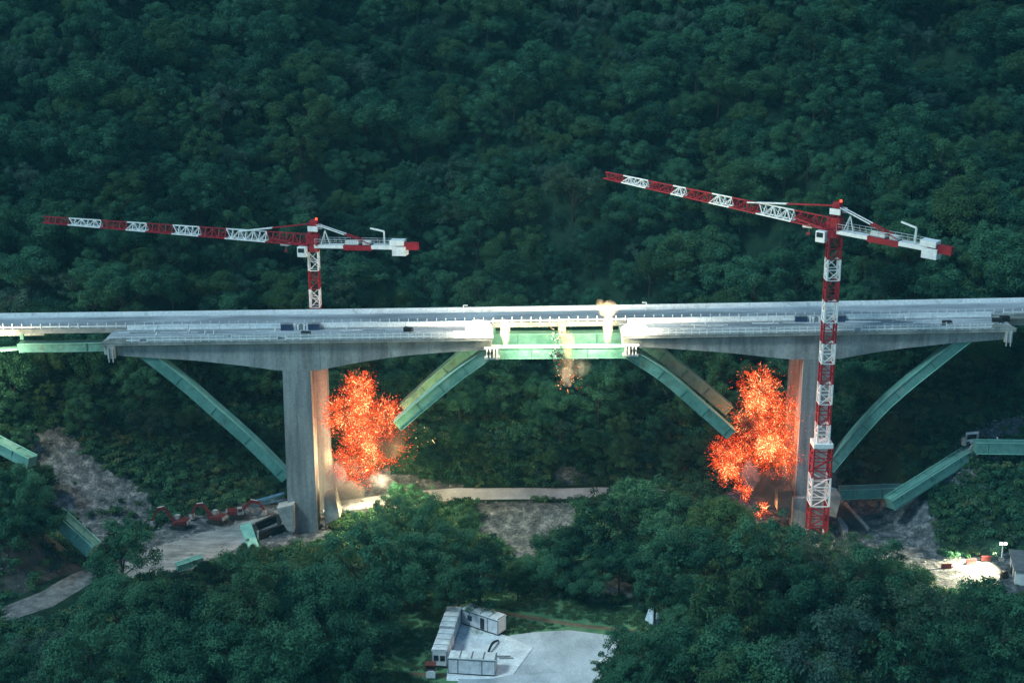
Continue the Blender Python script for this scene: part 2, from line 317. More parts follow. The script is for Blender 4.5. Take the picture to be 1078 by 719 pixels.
# ground sheet
def build_ground():
    v = []; f = []; nx = len(GX)
    for j, y in enumerate(GY):
        for i, x in enumerate(GX): v.append((x, y, GZ[j][i]))
    for j in range(len(GY) - 1):
        for i in range(nx - 1): a = j * nx + i; f.append((a, a + 1, a + nx + 1, a + nx))
    me = bpy.data.meshes.new('ground'); me.from_pydata(v, [], f)
    ga = me.attributes.new('stone', 'FLOAT', 'POINT'); ea = me.attributes.new('soil', 'FLOAT', 'POINT'); gr = me.attributes.new('turf', 'FLOAT', 'POINT')
    S = []; E = []; G = []
    for (x, y, z) in v:
        s = e = g = 0.0
        if abs(x) < 135 and 200 < y < 360:
            if inpoly(x, y, EARTHC): s = .6
            jx = x + 1.5 * noise.noise(Vector((x * .3, y * .3, 1))); jy = y + 1.5 * noise.noise(Vector((x * .3, y * .3, 5)))
            if any(inpoly(jx, jy, P) for P in (SCREE, WORK, STREAM, PADR, LITP, ROCKR, ROCKR2, GREYSPOT, BLAST2, BLAST)): s = 1
            if any(inpoly(jx, jy, P) for P in (EARTHL,)): e = 1
            if inpoly(jx, jy, GRASS): g = 1
        S.append(s); E.append(e); G.append(g)
    ga.data.foreach_set('value', S); ea.data.foreach_set('value', E); gr.data.foreach_set('value', G)
    for p in me.polygons: p.use_smooth = True
    m, nt, out = nodes('ground_soil')
    tc = N(nt, 'ShaderNodeTexCoord')
    def nz(s, d=8):
        n = N(nt, 'ShaderNodeTexNoise'); n.inputs['Scale'].default_value = s; n.inputs['Detail'].default_value = d; n.inputs['Roughness'].default_value = .65
        nt.links.new(tc.outputs['Object'], n.inputs['Vector']); return n.outputs['Fac']
    A = lambda nme: N(nt, 'ShaderNodeAttribute', attribute_name=nme).outputs['Fac']
    forest = ramp(nt, nz(.3), [(.35, (.006, .020, .013)), (.65, (.018, .045, .026))])
    stone = ramp(nt, nz(.5, 12), [(.32, (.030, .036, .042)), (.5, (.085, .098, .110)), (.68, (.235, .255, .275))])
    sp = ramp(nt, nz(2.2, 6), [(.35, (.5, .5, .5)), (.65, (1.3, 1.3, 1.3))]); stone = mixc(nt, 1.0, stone, sp, 'MULTIPLY')
    soil = ramp(nt, nz(.6, 10), [(.3, (.022, .026, .025)), (.7, (.085, .084, .078))])
    turf = ramp(nt, nz(.35, 9), [(.3, (.07, .17, .085)), (.55, (.12, .25, .125)), (.75, (.22, .25, .13))])
    def edge(nme):
        mr = N(nt, 'ShaderNodeMath', operation='ADD'); nt.links.new(A(nme), mr.inputs[0]); q = N(nt, 'ShaderNodeMath', operation='SUBTRACT'); nt.links.new(nz(1.1, 5), q.inputs[0]); q.inputs[1].default_value = .5
        nt.links.new(q.outputs[0], mr.inputs[1]); r = N(nt, 'ShaderNodeMapRange'); r.inputs['From Min'].default_value = .35; r.inputs['From Max'].default_value = .65; nt.links.new(mr.outputs[0], r.inputs['Value']); return r.outputs[0]
    c = mixc(nt, edge('turf'), forest, turf); c = mixc(nt, edge('stone'), c, stone); c = mixc(nt, edge('soil'), c, soil)
    b = N(nt, 'ShaderNodeBsdfPrincipled'); b.inputs['Roughness'].default_value = .95; b.inputs['Specular IOR Level'].default_value = .1
    bp = N(nt, 'ShaderNodeBump'); bp.inputs['Strength'].default_value = .7; bp.inputs['Distance'].default_value = .5; nt.links.new(nz(.9, 10), bp.inputs['Height']); nt.links.new(bp.outputs[0], b.inputs['Normal'])
    nt.links.new(c, b.inputs['Base Color']); nt.links.new(b.outputs[0], out.inputs['Surface'])
    me.materials.append(m); o = bpy.data.objects.new('ground', me); COL.objects.link(o); o['kind'] = 'structure'
build_ground()

def ribbon(name, L, Rr, mat, dz=.12, n=60, across=8, jit=0.0):   # a strip of road between two edge lines, laid over the terrain
    def samp(P, t):
        seg = [((P[i + 1][0] - P[i][0]) ** 2 + (P[i + 1][1] - P[i][1]) ** 2) ** .5 for i in range(len(P) - 1)]; tot = sum(seg); d = t * tot
        for i, s in enumerate(seg):
            if d <= s or i == len(seg) - 1:
                k = d / s; return P[i][0] + (P[i + 1][0] - P[i][0]) * k, P[i][1] + (P[i + 1][1] - P[i][1]) * k
            d -= s
    v = []; f = []
    for i in range(n + 1):
        a = samp(L, i / n); b = samp(Rr, i / n)
        for k in range(across + 1):
            u = k / across
            if jit and k in (0, across): u += random.uniform(-jit, jit)
            x = a[0] + (b[0] - a[0]) * u; y = a[1] + (b[1] - a[1]) * u
            mx = max(ground(x + dx, y + dy) for dx in (-.6, 0, .6) for dy in (-.6, 0, .6))
            v.append((x, y, mx + dz - (.25 if k in (0, across) else 0)))
    w = across + 1
    for i in range(n):
        for k in range(across): a = i * w + k; f.append((a, a + 1, a + w + 1, a + w))
    me = bpy.data.meshes.new(name); me.from_pydata(v, [], f); me.materials.append(M[mat])
    bm = bmesh.new(); bm.from_mesh(me); bmesh.ops.recalc_face_normals(bm, faces=bm.faces); bm.to_mesh(me); bm.free()
    if me.polygons[len(me.polygons) // 2].normal.z < 0: me.flip_normals()
    for p in me.polygons: p.use_smooth = True
    o = bpy.data.objects.new(name, me); COL.objects.link(o); o['kind'] = 'structure'; return o
ribbon('valley_road', gpoly([(340, 528), (420, 519), (480, 514.5), (560, 513.5), (632, 513.5), (705, 516)]), gpoly([(340, 539), (420, 533), (480, 527), (560, 525), (632, 523), (705, 524)]), 'gravel_pale', n=110)
ribbon('lower_road', gpoly([(-30, 652), (40, 622), (104, 592)]), gpoly([(-30, 668), (56, 640), (114, 602)]), 'gravel', n=60)
ribbon('site_track', gpoly([(120, 598), (160, 574), (210, 558), (262, 546), (300, 537)]), gpoly([(140, 622), (190, 601), (232, 586), (272, 566), (306, 556)]), 'track', n=80, jit=.04)
ribbon('dirt_track', gpoly([(478, 637), (520, 641), (565, 647), (620, 656), (668, 661)]), gpoly([(478, 640.5), (520, 645), (565, 652), (620, 661), (668, 666.5)]), 'dirt_track', n=80, across=4, jit=.1, dz=.10)
ribbon('dirt_path', gpoly([(430, 707), (470, 708.5), (530, 717)]), gpoly([(430, 712), (470, 714), (530, 725)]), 'dirt_track', n=50, across=4, jit=.1, dz=.10)
ribbon('gravel_yard', gpoly([(515, 671), (560, 664), (600, 661.5), (655, 669)]), gpoly([(470, 735), (530, 735), (580, 735), (625, 732)]), 'gravel_pale', n=50, across=30, dz=.12)
ribbon('concrete_pad', gpoly([(476, 654), (500, 659), (530, 667), (562, 681)]), gpoly([(470, 716), (495, 716), (517, 715), (540, 711)]), 'pad', n=40, across=24, dz=.22)

# ------------------------------------------------------------------ viaducts
YN, YNR = 277.0, 286.4       # near deck, front and rear edge
YF, YFR = 287.6, 297.6       # far deck
def zd(x): return 41.32 + .0157 * x + .00002 * (x * x - 3600)
def X(px, py, Y): return at(px, py, Y).x
def XZ(pts, Y): return [(at(a, b, Y).x, at(a, b, Y).z) for a, b in pts]
def frange(a, b, s):
    n = max(1, round((b - a) / s)); return [a + (b - a) * i / n for i in range(n + 1)]
def slab(mb, x0, x1, y0, y1, top, thick, mat, step=6, both=None):
    xs = frange(x0, x1, step)
    up = [(x, zd(x) + top) for x in xs]; dn = [(x, zd(x) + top - thick) for x in reversed(xs)]
    mb.prism(up + dn, y0, y1, mat)
def rail(mb, x0, x1, y, base, mat='galv', h=1.0, post=2.0, w=.12, rails=((.55, .3), (.92, .16)), wob=.03):
    xs = frange(x0, x1, post)
    for a, b in zip(xs, xs[1:]):
        za, zb = zd(a) + base, zd(b) + base
        ya = y + random.uniform(-wob, wob)
        mb.bar((a, ya, za), (a + random.uniform(-.05, .05), ya, za + h), w, mat)
        for (hh, rh) in rails:
            if random.random() < .97: mb.bar((a, y - .08, za + hh), (b, y - .08, zb + hh), .08, mat, rh)
def rib_mesh(mb, pts, y0, y1, th, seam=9.0, mat='green_steel'):
    P = [Vector((a, 0, b)) for a, b in pts]; up = []; dn = []
    for i, p in enumerate(P):
        d = ((P[min(i + 1, len(P) - 1)] - p).normalized() + (p - P[max(i - 1, 0)]).normalized()).normalized()
        n = Vector((-d.z, 0, d.x)); up.append((p.x + n.x * th / 2, p.z + n.z * th / 2)); dn.append((p.x - n.x * th / 2, p.z - n.z * th / 2))
    for i in range(len(P) - 1):
        mb.prism([up[i], up[i + 1], dn[i + 1], dn[i]], y0, y1, mat)
    # flange plates a little wider than the box, along the top and the bottom
    for L in (up, dn):
        for a, b in zip(L, L[1:]):
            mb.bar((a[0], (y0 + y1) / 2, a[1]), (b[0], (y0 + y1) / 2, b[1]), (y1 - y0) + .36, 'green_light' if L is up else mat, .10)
    acc = 0
    for i in range(len(P) - 1):
        L = (P[i + 1] - P[i]).length; d = (P[i + 1] - P[i]).normalized(); n = Vector((-d.z, 0, d.x)); s = seam - acc
        while s < L:
            c = P[i] + d * s
            a = c - n * (th / 2 - .06); b = c + n * (th / 2 - .06)
            mb.bar((a.x, y0 - .02, a.z), (b.x, y0 - .02, b.z), .16, 'green_seam', .10, up=Vector((0, 1, 0))); s += seam
        acc = (acc + L) % seam
def smooth(pts, n=5):
    out = []
    for i in range(len(pts) - 1):
        p0 = pts[max(i - 1, 0)]; p1 = pts[i]; p2 = pts[i + 1]; p3 = pts[min(i + 2, len(pts) - 1)]
        for k in range(n):
            t = k / n
            out.append(tuple(.5 * (2 * b + (c - a) * t + (2 * a - 5 * b + 4 * c - d) * t * t + (3 * b - a - 3 * c + d) * t ** 3) for a, b, c, d in zip(p0, p1, p2, p3)))
    return out + [pts[-1]]

def girder(mb, soffit, x0, x1, y0, y1):
    S = sorted(XZ(soffit, YN + .9)); xs = frange(x0, x1, 3)
    def zs(x):
        for (a, za), (b, zb) in zip(S, S[1:]):
            if a <= x <= b: return za + (zb - za) * (x - a) / (b - a)
        return S[0][1] if x < S[0][0] else S[-1][1]
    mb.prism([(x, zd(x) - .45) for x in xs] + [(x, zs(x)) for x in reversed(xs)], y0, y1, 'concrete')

def near_section(name, x0, x1, soffit, pier_px, label, free_left):
    root = empty(name, ((x0 + x1) / 2, YN + 4.7, 0), label, 'viaduct', 'standing sections of the near viaduct', world=True)
    g = MB(); girder(g, soffit, x0 + .25, x1 - .25, YN + .9, YNR - .9); g.build('girder', root)
    S = sorted(XZ(soffit, YN + .9))
    for x in frange(x0 + 4, x1 - 4, 4.4):
        for (a, za), (b, zb_) in zip(S, S[1:]):
            if a <= x <= b: g = MB(); g.box((x - .05, YN + .875, za + (zb_ - za) * (x - a) / (b - a) + .03), (x + .05, YN + 1.1, zd(x) - .46), 'concrete_pier'); g.build('segment_joint', root)
    d = MB(); slab(d, x0, x1, YN, YNR, 0, .45, 'concrete_pale'); d.build('deck_slab', root)
    a = MB(); slab(a, x0 + .4, x1 - .4, YN + .75, YNR - .75, .07, .065, 'asphalt'); a.build('carriageway', root)
    k = MB(); slab(k, x0, x1, YN - .06, YN + .7, .20, .195, 'concrete_pale'); slab(k, x0, x1, YNR - .7, YNR + .06, .20, .195, 'concrete_pale'); k.build('kerb', root)
    r = MB(); rail(r, x0 + 1.5, x1 - 1.5, YN + .25, .2, 'white_steel', 1.1, 1.5, .17, ((.36, .34), (.95, .14)), .05); r.build('guard_rail', root)
    f_ = MB(); rail(f_, x0 + 4, x1 - 3, YN + 1.7, .08, 'galv', 1.05, 2.3, .16, ((.5, .18), (.95, .12)), .25); f_.build('inner_fence', root)
    return root
# left section
xl0, xl1 = X(106, 361, YN), X(519, 357, YN)
left_soffit = [(106, 373), (146, 376), (205, 379.5), (260, 385.5), (296, 390.5), (330, 391), (345, 388), (380, 381), (420, 375.2), (460, 371.5), (500, 369), (525, 369)]
sec_l = near_section('viaduct_section', xl0, xl1, left_soffit, 312, 'left standing concrete section of the near viaduct on its own pier', True)
xr0, xr1 = X(655, 354, YN), X(1070, 347, YN)
right_soffit = [(650, 365.5), (690, 366), (762, 371), (800, 375), (831, 378.5), (880, 378.5), (915, 372), (949, 367), (1000, 361.5), (1075, 356)]
sec_r = near_section('viaduct_section', xr0, xr1, right_soffit, 864, 'right standing concrete section of the near viaduct behind the taller crane', False)
# rear barriers of the near deck: runs of white jersey barrier, with gaps
def rear_barrier(root, spans):
    for p0, p1 in spans:
        b = MB()
        x0, x1 = X(p0, 346, YNR - .3), X(p1, 346, YNR - .3)
        for a, c in zip(frange(x0, x1, 6), frange(x0, x1, 6)[1:]):
            j = random.uniform(-.06, .06); q = random.uniform(-.06, .06)
            z0, z1 = zd(a) + .2, zd(c) + .2
            for (w, h0, h1) in ((.62, 0, .3), (.34, .302, 1.0 + q)):
                y0, y1 = YNR - .35 - w / 2 + j, YNR - .35 + w / 2 + j
                b.hexa([(a + .04, y0, z0 + h0), (c - .04, y0, z1 + h0), (c - .04, y1, z1 + h0), (a + .04, y1, z0 + h0), (a + .04, y0, z0 + h1), (c - .04, y0, z1 + h1), (c - .04, y1, z1 + h1), (a + .04, y1, z0 + h1)], 'white_paint')
        b.build('jersey_barrier', root)
rear_barrier(sec_l, [(134, 296), (338, 516)])
rear_barrier(sec_r, [(660, 838), (888, 1042)])
# piers of the near viaduct (tapering very slightly)
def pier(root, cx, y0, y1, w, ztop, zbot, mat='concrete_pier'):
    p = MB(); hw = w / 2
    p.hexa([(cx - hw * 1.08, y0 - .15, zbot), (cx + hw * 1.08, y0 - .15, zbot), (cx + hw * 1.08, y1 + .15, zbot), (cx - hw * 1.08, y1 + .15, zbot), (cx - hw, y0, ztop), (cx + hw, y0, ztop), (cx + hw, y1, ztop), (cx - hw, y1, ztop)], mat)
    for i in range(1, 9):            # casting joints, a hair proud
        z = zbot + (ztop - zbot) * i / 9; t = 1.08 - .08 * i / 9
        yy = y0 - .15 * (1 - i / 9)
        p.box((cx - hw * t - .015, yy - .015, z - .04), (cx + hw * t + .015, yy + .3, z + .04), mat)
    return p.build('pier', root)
xpl, xpr = X(312.5, 400, YN + .9), X(861, 390, YN + .9)
pier(sec_l, xpl, YN + .92, YN + 5.6, 5.5, at(312, 392, YN + .9).z + .5, -3)
pier(sec_r, xpr, YN + .92, YN + 5.6, 5.8, at(861, 380, YN + .9).z + .5, -3)
# end diaphragms and bearings at the four free ends
def end_gear(root, px, py, flip=1):
    p = at(px, py, YN + .5); m = MB()
    m.box((p.x - 1.1, YN + .3, p.z - .9), (p.x + 1.1, YN + 2.2, p.z + .7), 'steel_grey')
    m.box((p.x - 1.6, YN + .1, p.z + .72), (p.x + 1.6, YN + 2.4, p.z + 1.05), 'galv')
    m.box((p.x - 1.5, YN + .2, p.z - 1.35), (p.x + 1.5, YN + 2.3, p.z - .92), 'galv')
    for s in (-1, -.35, .35, 1): m.cyl((p.x + s, YN + .02, p.z - .9), (p.x + s, YN + .02, p.z + .7), .13, 'white_steel')
    m.box((p.x - .5 * flip - .6, YN - .1, p.z - .3), (p.x - .5 * flip + .6, YN + .25, p.z + .25), 'black')
    m.build('hinge_bearing', root)
end_gear(sec_l, 518, 371); end_gear(sec_r, 664, 368, -1)
def end_bracket(root, px, py):
    p = at(px, py, YN + .2); m = MB()
    m.box((p.x - .7, YN - .12, p.z - 1.6), (p.x + .7, YN + .8, p.z + 1.1), 'concrete_pale')
    for s in (-.45, .35): m.bar((p.x + s, YN - .2, p.z - 2.3), (p.x + s, YN - .2, p.z + .6), .18, 'galv')
    m.build('end_bracket', root)
end_bracket(sec_l, 117, 369); end_bracket(sec_r, 1062, 352)
# tilted end plate of the decks
for root, px, s in ((sec_l, 106, 1), (sec_r, 1070, -1)):
    x = X(px, 355, YN); m = MB(); z = zd(x)
    m.prism([(x, z + .22), (x + s * 5.0, z + .3), (x + s * 4.6, z + 1.25), (x + s * 1.6, z + .9)], YN + .1, YN + .55, 'concrete_pale'); m.build('end_parapet', root)
# outer ribs, still standing
ol = smooth(XZ([(150, 371), (193.7, 405.2), (223.8, 431.5), (263.9, 467), (301, 504)], YN + 1.2))
o_ = MB(); rib_mesh(o_, ol, YN + 1.2, YN + 3.6, 2.15); o_.build('arch_rib', sec_l)
orr = smooth(XZ([(1021, 354), (950.8, 410.3), (916.3, 443.6), (873, 494)], YN + 1.2))
o_ = MB(); rib_mesh(o_, orr, YN + 1.2, YN + 3.4, 2.05); o_.build('arch_rib', sec_r)

# inner steel arch of the near viaduct, its feet already blown away
arch = empty('steel_arch', (at(590, 372, YN + 2).x, YN + 2, 0), 'teal steel arch crown between the two near deck sections, feet cut off', 'arch', world=True)
PL = smooth(XZ([(418, 449), (445, 426), (480, 397), (506, 378.5)], YN + 1.6), 4) ; PR = smooth(XZ([(670, 377), (700, 397), (735, 427), (770, 458)], YN + 1.6), 4)
for nm, pts in (('arch_leg', PL), ('arch_leg', PR)):
    m = MB(); rib_mesh(m, pts, YN + 1.6, YN + 3.9, 2.25, 6); m.build(nm, arch)
m = MB(); rib_mesh(m, XZ([(503, 380), (514, 373), (524, 372.2), (590, 371.8), (652, 371.2), (662, 372), (673, 379.5)], YN + 1.62), YN + 1.62, YN + 3.88, 2.15, 11); m.build('crown_beam', arch)

# far viaduct
far = empty('far_viaduct', (0, 292, 0), 'long intact far viaduct running right across the valley behind the near sections', 'viaduct', world=True)
fx0, fx1 = -175, 175
m = MB(); slab(m, fx0, fx1, YF, YFR, 0, .75, 'concrete_pale'); m.build('deck_slab', far)
m = MB(); slab(m, fx0, fx1, YF + .7, YFR - .6, .07, .065, 'asphalt'); m.build('carriageway', far)
m = MB()
for a, b in zip(frange(fx0, fx1, 9), frange(fx0, fx1, 9)[1:]): m.hexa([(a, YFR - .45, zd(a) + .004), (b - .05, YFR - .45, zd(b) + .004), (b - .05, YFR, zd(b) + .004), (a, YFR, zd(a) + .004), (a, YFR - .3, zd(a) + 1.0), (b - .05, YFR - .3, zd(b) + 1.0), (b - .05, YFR, zd(b) + 1.0), (a, YFR, zd(a) + 1.0)], 'white_paint')
m.build('rear_parapet', far)
m = MB(); slab(m, fx0, fx1, YF - .05, YF + .66, .22, .215, 'concrete_pale'); rail(m, fx0, fx1, YF + .2, .22, 'white_paint', 1.1, 1.9, .16, ((.38, .30),), .12); m.build('guard_rail', far)
m = MB(); slab(m, fx0, fx1, YFR - .75, YFR - .55, .35, .28, 'white_paint'); m.build('kerb', far)
m = MB()
for a, b in ((fx0, -95), (-62, -6), (24, 175)):
    xs = frange(a, b, 3)
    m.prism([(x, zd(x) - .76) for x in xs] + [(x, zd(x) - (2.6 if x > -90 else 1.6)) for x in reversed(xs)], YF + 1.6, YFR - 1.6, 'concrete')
m.build('girder', far)
xfl, xfr = X(331.5, 450, YF + 3), X(844.5, 440, YF + 3)
pier(far, xfl, YF + 3, YF + 7, 5.2, zd(xfl) - 2.0, -3); pier(far, xfr, YF + 3, YF + 7, 5.2, zd(xfr) - 2.0, -3)
YR2 = YF + .9
fl = XZ([(425, 431), (455, 403), (485, 377.5), (508, 361)], YR2); fr = XZ([(672, 358), (700, 377), (735, 405), (768, 433)], YR2)
for pts in (fl, fr): m = MB(); rib_mesh(m, pts, YR2, YR2 + 2.3, 2.2, 6); m.build('arch_leg', far)
m = MB(); rib_mesh(m, XZ([(505, 363), (518, 357.2), (590, 356.8), (655, 356), (675, 360)], YR2 + .02), YR2 + .02, YR2 + 2.28, 2.15, 8); m.build('crown_beam', far)
m = MB(); m.bar(at(-60, 372, YR2 + 1), at(20, 366.4, YR2 + 1), 2.2, 'green_light', .35); m.build('lit_edge_bar', far)  # added pale bar: paints the lit top edge of the shaded arch leg
# the far viaduct's next arch to the left: only its crown shows
m = MB(); rib_mesh(m, XZ([(19, 367), (24, 366.2), (60, 366), (150, 364.5), (175, 372)], YR2), YR2, YR2 + 2.3, 1.75, 14); m.build('crown_beam', far)
for px in (24, 160, 520, 590, 653):  # short posts between crown and deck
    x = X(px, 360, YR2 + 1); m = MB(); m.box((x - .35, YR2 + .6, zd(x) - 2.4), (x + .35, YR2 + 1.6, zd(x) - .74), 'green_steel'); m.build('crown_post', far)
# lamp brackets and poles on the far deck
for px in (488, 680): 
    x = X(px, 333, YFR - 1.2); m = MB(); z = zd(x); m.bar((x, YFR - 1.2, z), (x, YFR - 1.2, z + 1.7), .16, 'white_steel'); m.bar((x, YFR - 1.2, z + 1.7), (x + (.9 if px < 500 else -.9), YFR - 1.2, z + 1.7), .14, 'white_steel'); m.build('sign_bracket', far)

# loose things on the decks
def deck_item(name, px, y, label, cat, group, fn, rz=0):
    x = X(px, 352, y); e = empty(name, (x, y, zd(x) + .07), label, cat, group, rz); fn(e); return e
def f_cabinet(e):
    m = MB(); m.box((-1.1, -.55, 0), (1.1, .55, 1.25), 'navy'); m.build('cabinet_body', e, .04)
    m = MB(); m.box((-1.2, -.62, 1.252), (1.2, .62, 1.34), 'steel_grey'); m.build('cabinet_lid', e)
for px, l in ((302, 'navy site cabinet at the left end of the barrier gap above the left pier'), (331, 'navy site cabinet at the right end of the barrier gap above the left pier'), (842, 'navy site cabinet just left of the taller crane mast on the near deck'), (883, 'navy site cabinet just right of the taller crane mast on the near deck')):
    deck_item('site_cabinet', px, YNR - 1.3, l, 'cabinet', 'navy site cabinets on the near deck', f_cabinet)
def f_rack(e):
    m = MB()
    for i in range(7): m.box((-2 + i * .62, -.3, 0), (-1.62 + i * .62, .3, .95 + .2 * (i % 2)), 'white_paint' if i % 3 else 'steel_grey')
    m.build('barrier_stack', e); m = MB(); m.box((-2.2, -.4, -.06), (2.2, .4, -.002), 'steel_grey'); m.build('pallet', e)
deck_item('barrier_rack', 317, YNR - 1.2, 'row of upright white barrier blocks in the gap above the left pier', 'barriers', None, f_rack)
deck_item('barrier_rack', 858, YNR - 1.4, 'row of upright white barrier blocks behind the taller crane mast', 'barriers', None, f_rack)
pr = None
for i in range(34):
    left = i < 17
    px = random.uniform(135, 480) if left else random.uniform(690, 1030)
    y = random.uniform(YN + 1.8, YNR - 2); x = X(px, 352, y); L = random.uniform(3, 9)
    e = empty('loose_rail', (x, y, zd(x) + .16), 'dismantled grey crash barrier length lying on the %s near deck section' % ('left' if left else 'right'), 'crash barrier', 'dismantled rails on the %s near deck' % ('left' if left else 'right'), random.gauss(0, .08))
    m = MB(); m.box((-L / 2, -.19, -.08), (L / 2, .19, .06), random.choice(['galv', 'white_paint', 'steel_grey'])); m.box((-L / 2, -.07, .062), (L / 2, .07, .14), 'galv'); m.build('rail_beam', e)
    if i % 2 == 0:
        m = MB(); s = random.uniform(-.4, .4) * L; m.bar((s, -.2, .12), (s + .1, .2, .85), .13, 'galv'); m.build('rail_post', e)
def f_gen(e):
    m = MB(); m.box((-.9, -.5, .25), (.9, .5, 1.05), 'black'); m.build('machine_body', e, .05)
    for s in (-.6, .6): m = MB(); m.cyl((s, -.6, .28), (s, .6, .28), .28, 'black'); m.build('wheel', e)
for px, y, l in ((322, YN + 3, 'small dark wheeled machine on the near deck above the left pier'), (430, YN + 5, 'small dark wheeled machine on the near deck halfway to the cut end'), (996, YN + 3.4, 'small dark wheeled machine on the right near deck'), (1048, YN + 4.5, 'small dark wheeled machine at the far right end of the near deck'), (1056, YN + 6, 'second dark wheeled machine at the right end of near deck, behind another')):
    deck_item('wheeled_machine', px, y, l, 'machine', None, f_gen, random.uniform(-.4, .4))

# ------------------------------------------------------------------ cranes
def lattice(mb, a, b, w0, w1, step, bands, ch=.24, dg=.15, tri=False, up=Vector((0, 0, 1))):
    """square or triangular lattice boom from a to b; bands(i) gives the paint of bay i"""
    a = Vector(a); b = Vector(b); d = (b - a); L = d.length; d.normalize()
    if abs(d.dot(up)) > .9: u = Vector((1, 0, 0)); v = Vector((0, 1, 0))
    else: u = d.cross(up).normalized(); v = u.cross(d).normalized()
    n = max(2, round(L / step))
    def cs(i):
        t = i / n; w = w0 + (w1 - w0) * t; c = a + d * (L * t); h = w / 2
        if tri: return [c - u * h - v * 0, c + u * h - v * 0, c + v * w * 1.1]
        return [c - u * h - v * h, c + u * h - v * h, c + u * h + v * h, c - u * h + v * h]
    for i in range(n):
        A, B = cs(i), cs(i + 1); mt = bands(i, n); k = len(A)
        for j in range(k):
            mb.bar(A[j], B[j], ch, mt)
            jj = (j + 1) % k
            mb.bar(A[j], A[jj], dg, mt)
            if i % 2 == j % 2: mb.bar(A[j], B[jj], dg, mt)
            else: mb.bar(A[jj], B[j], dg, mt)
            
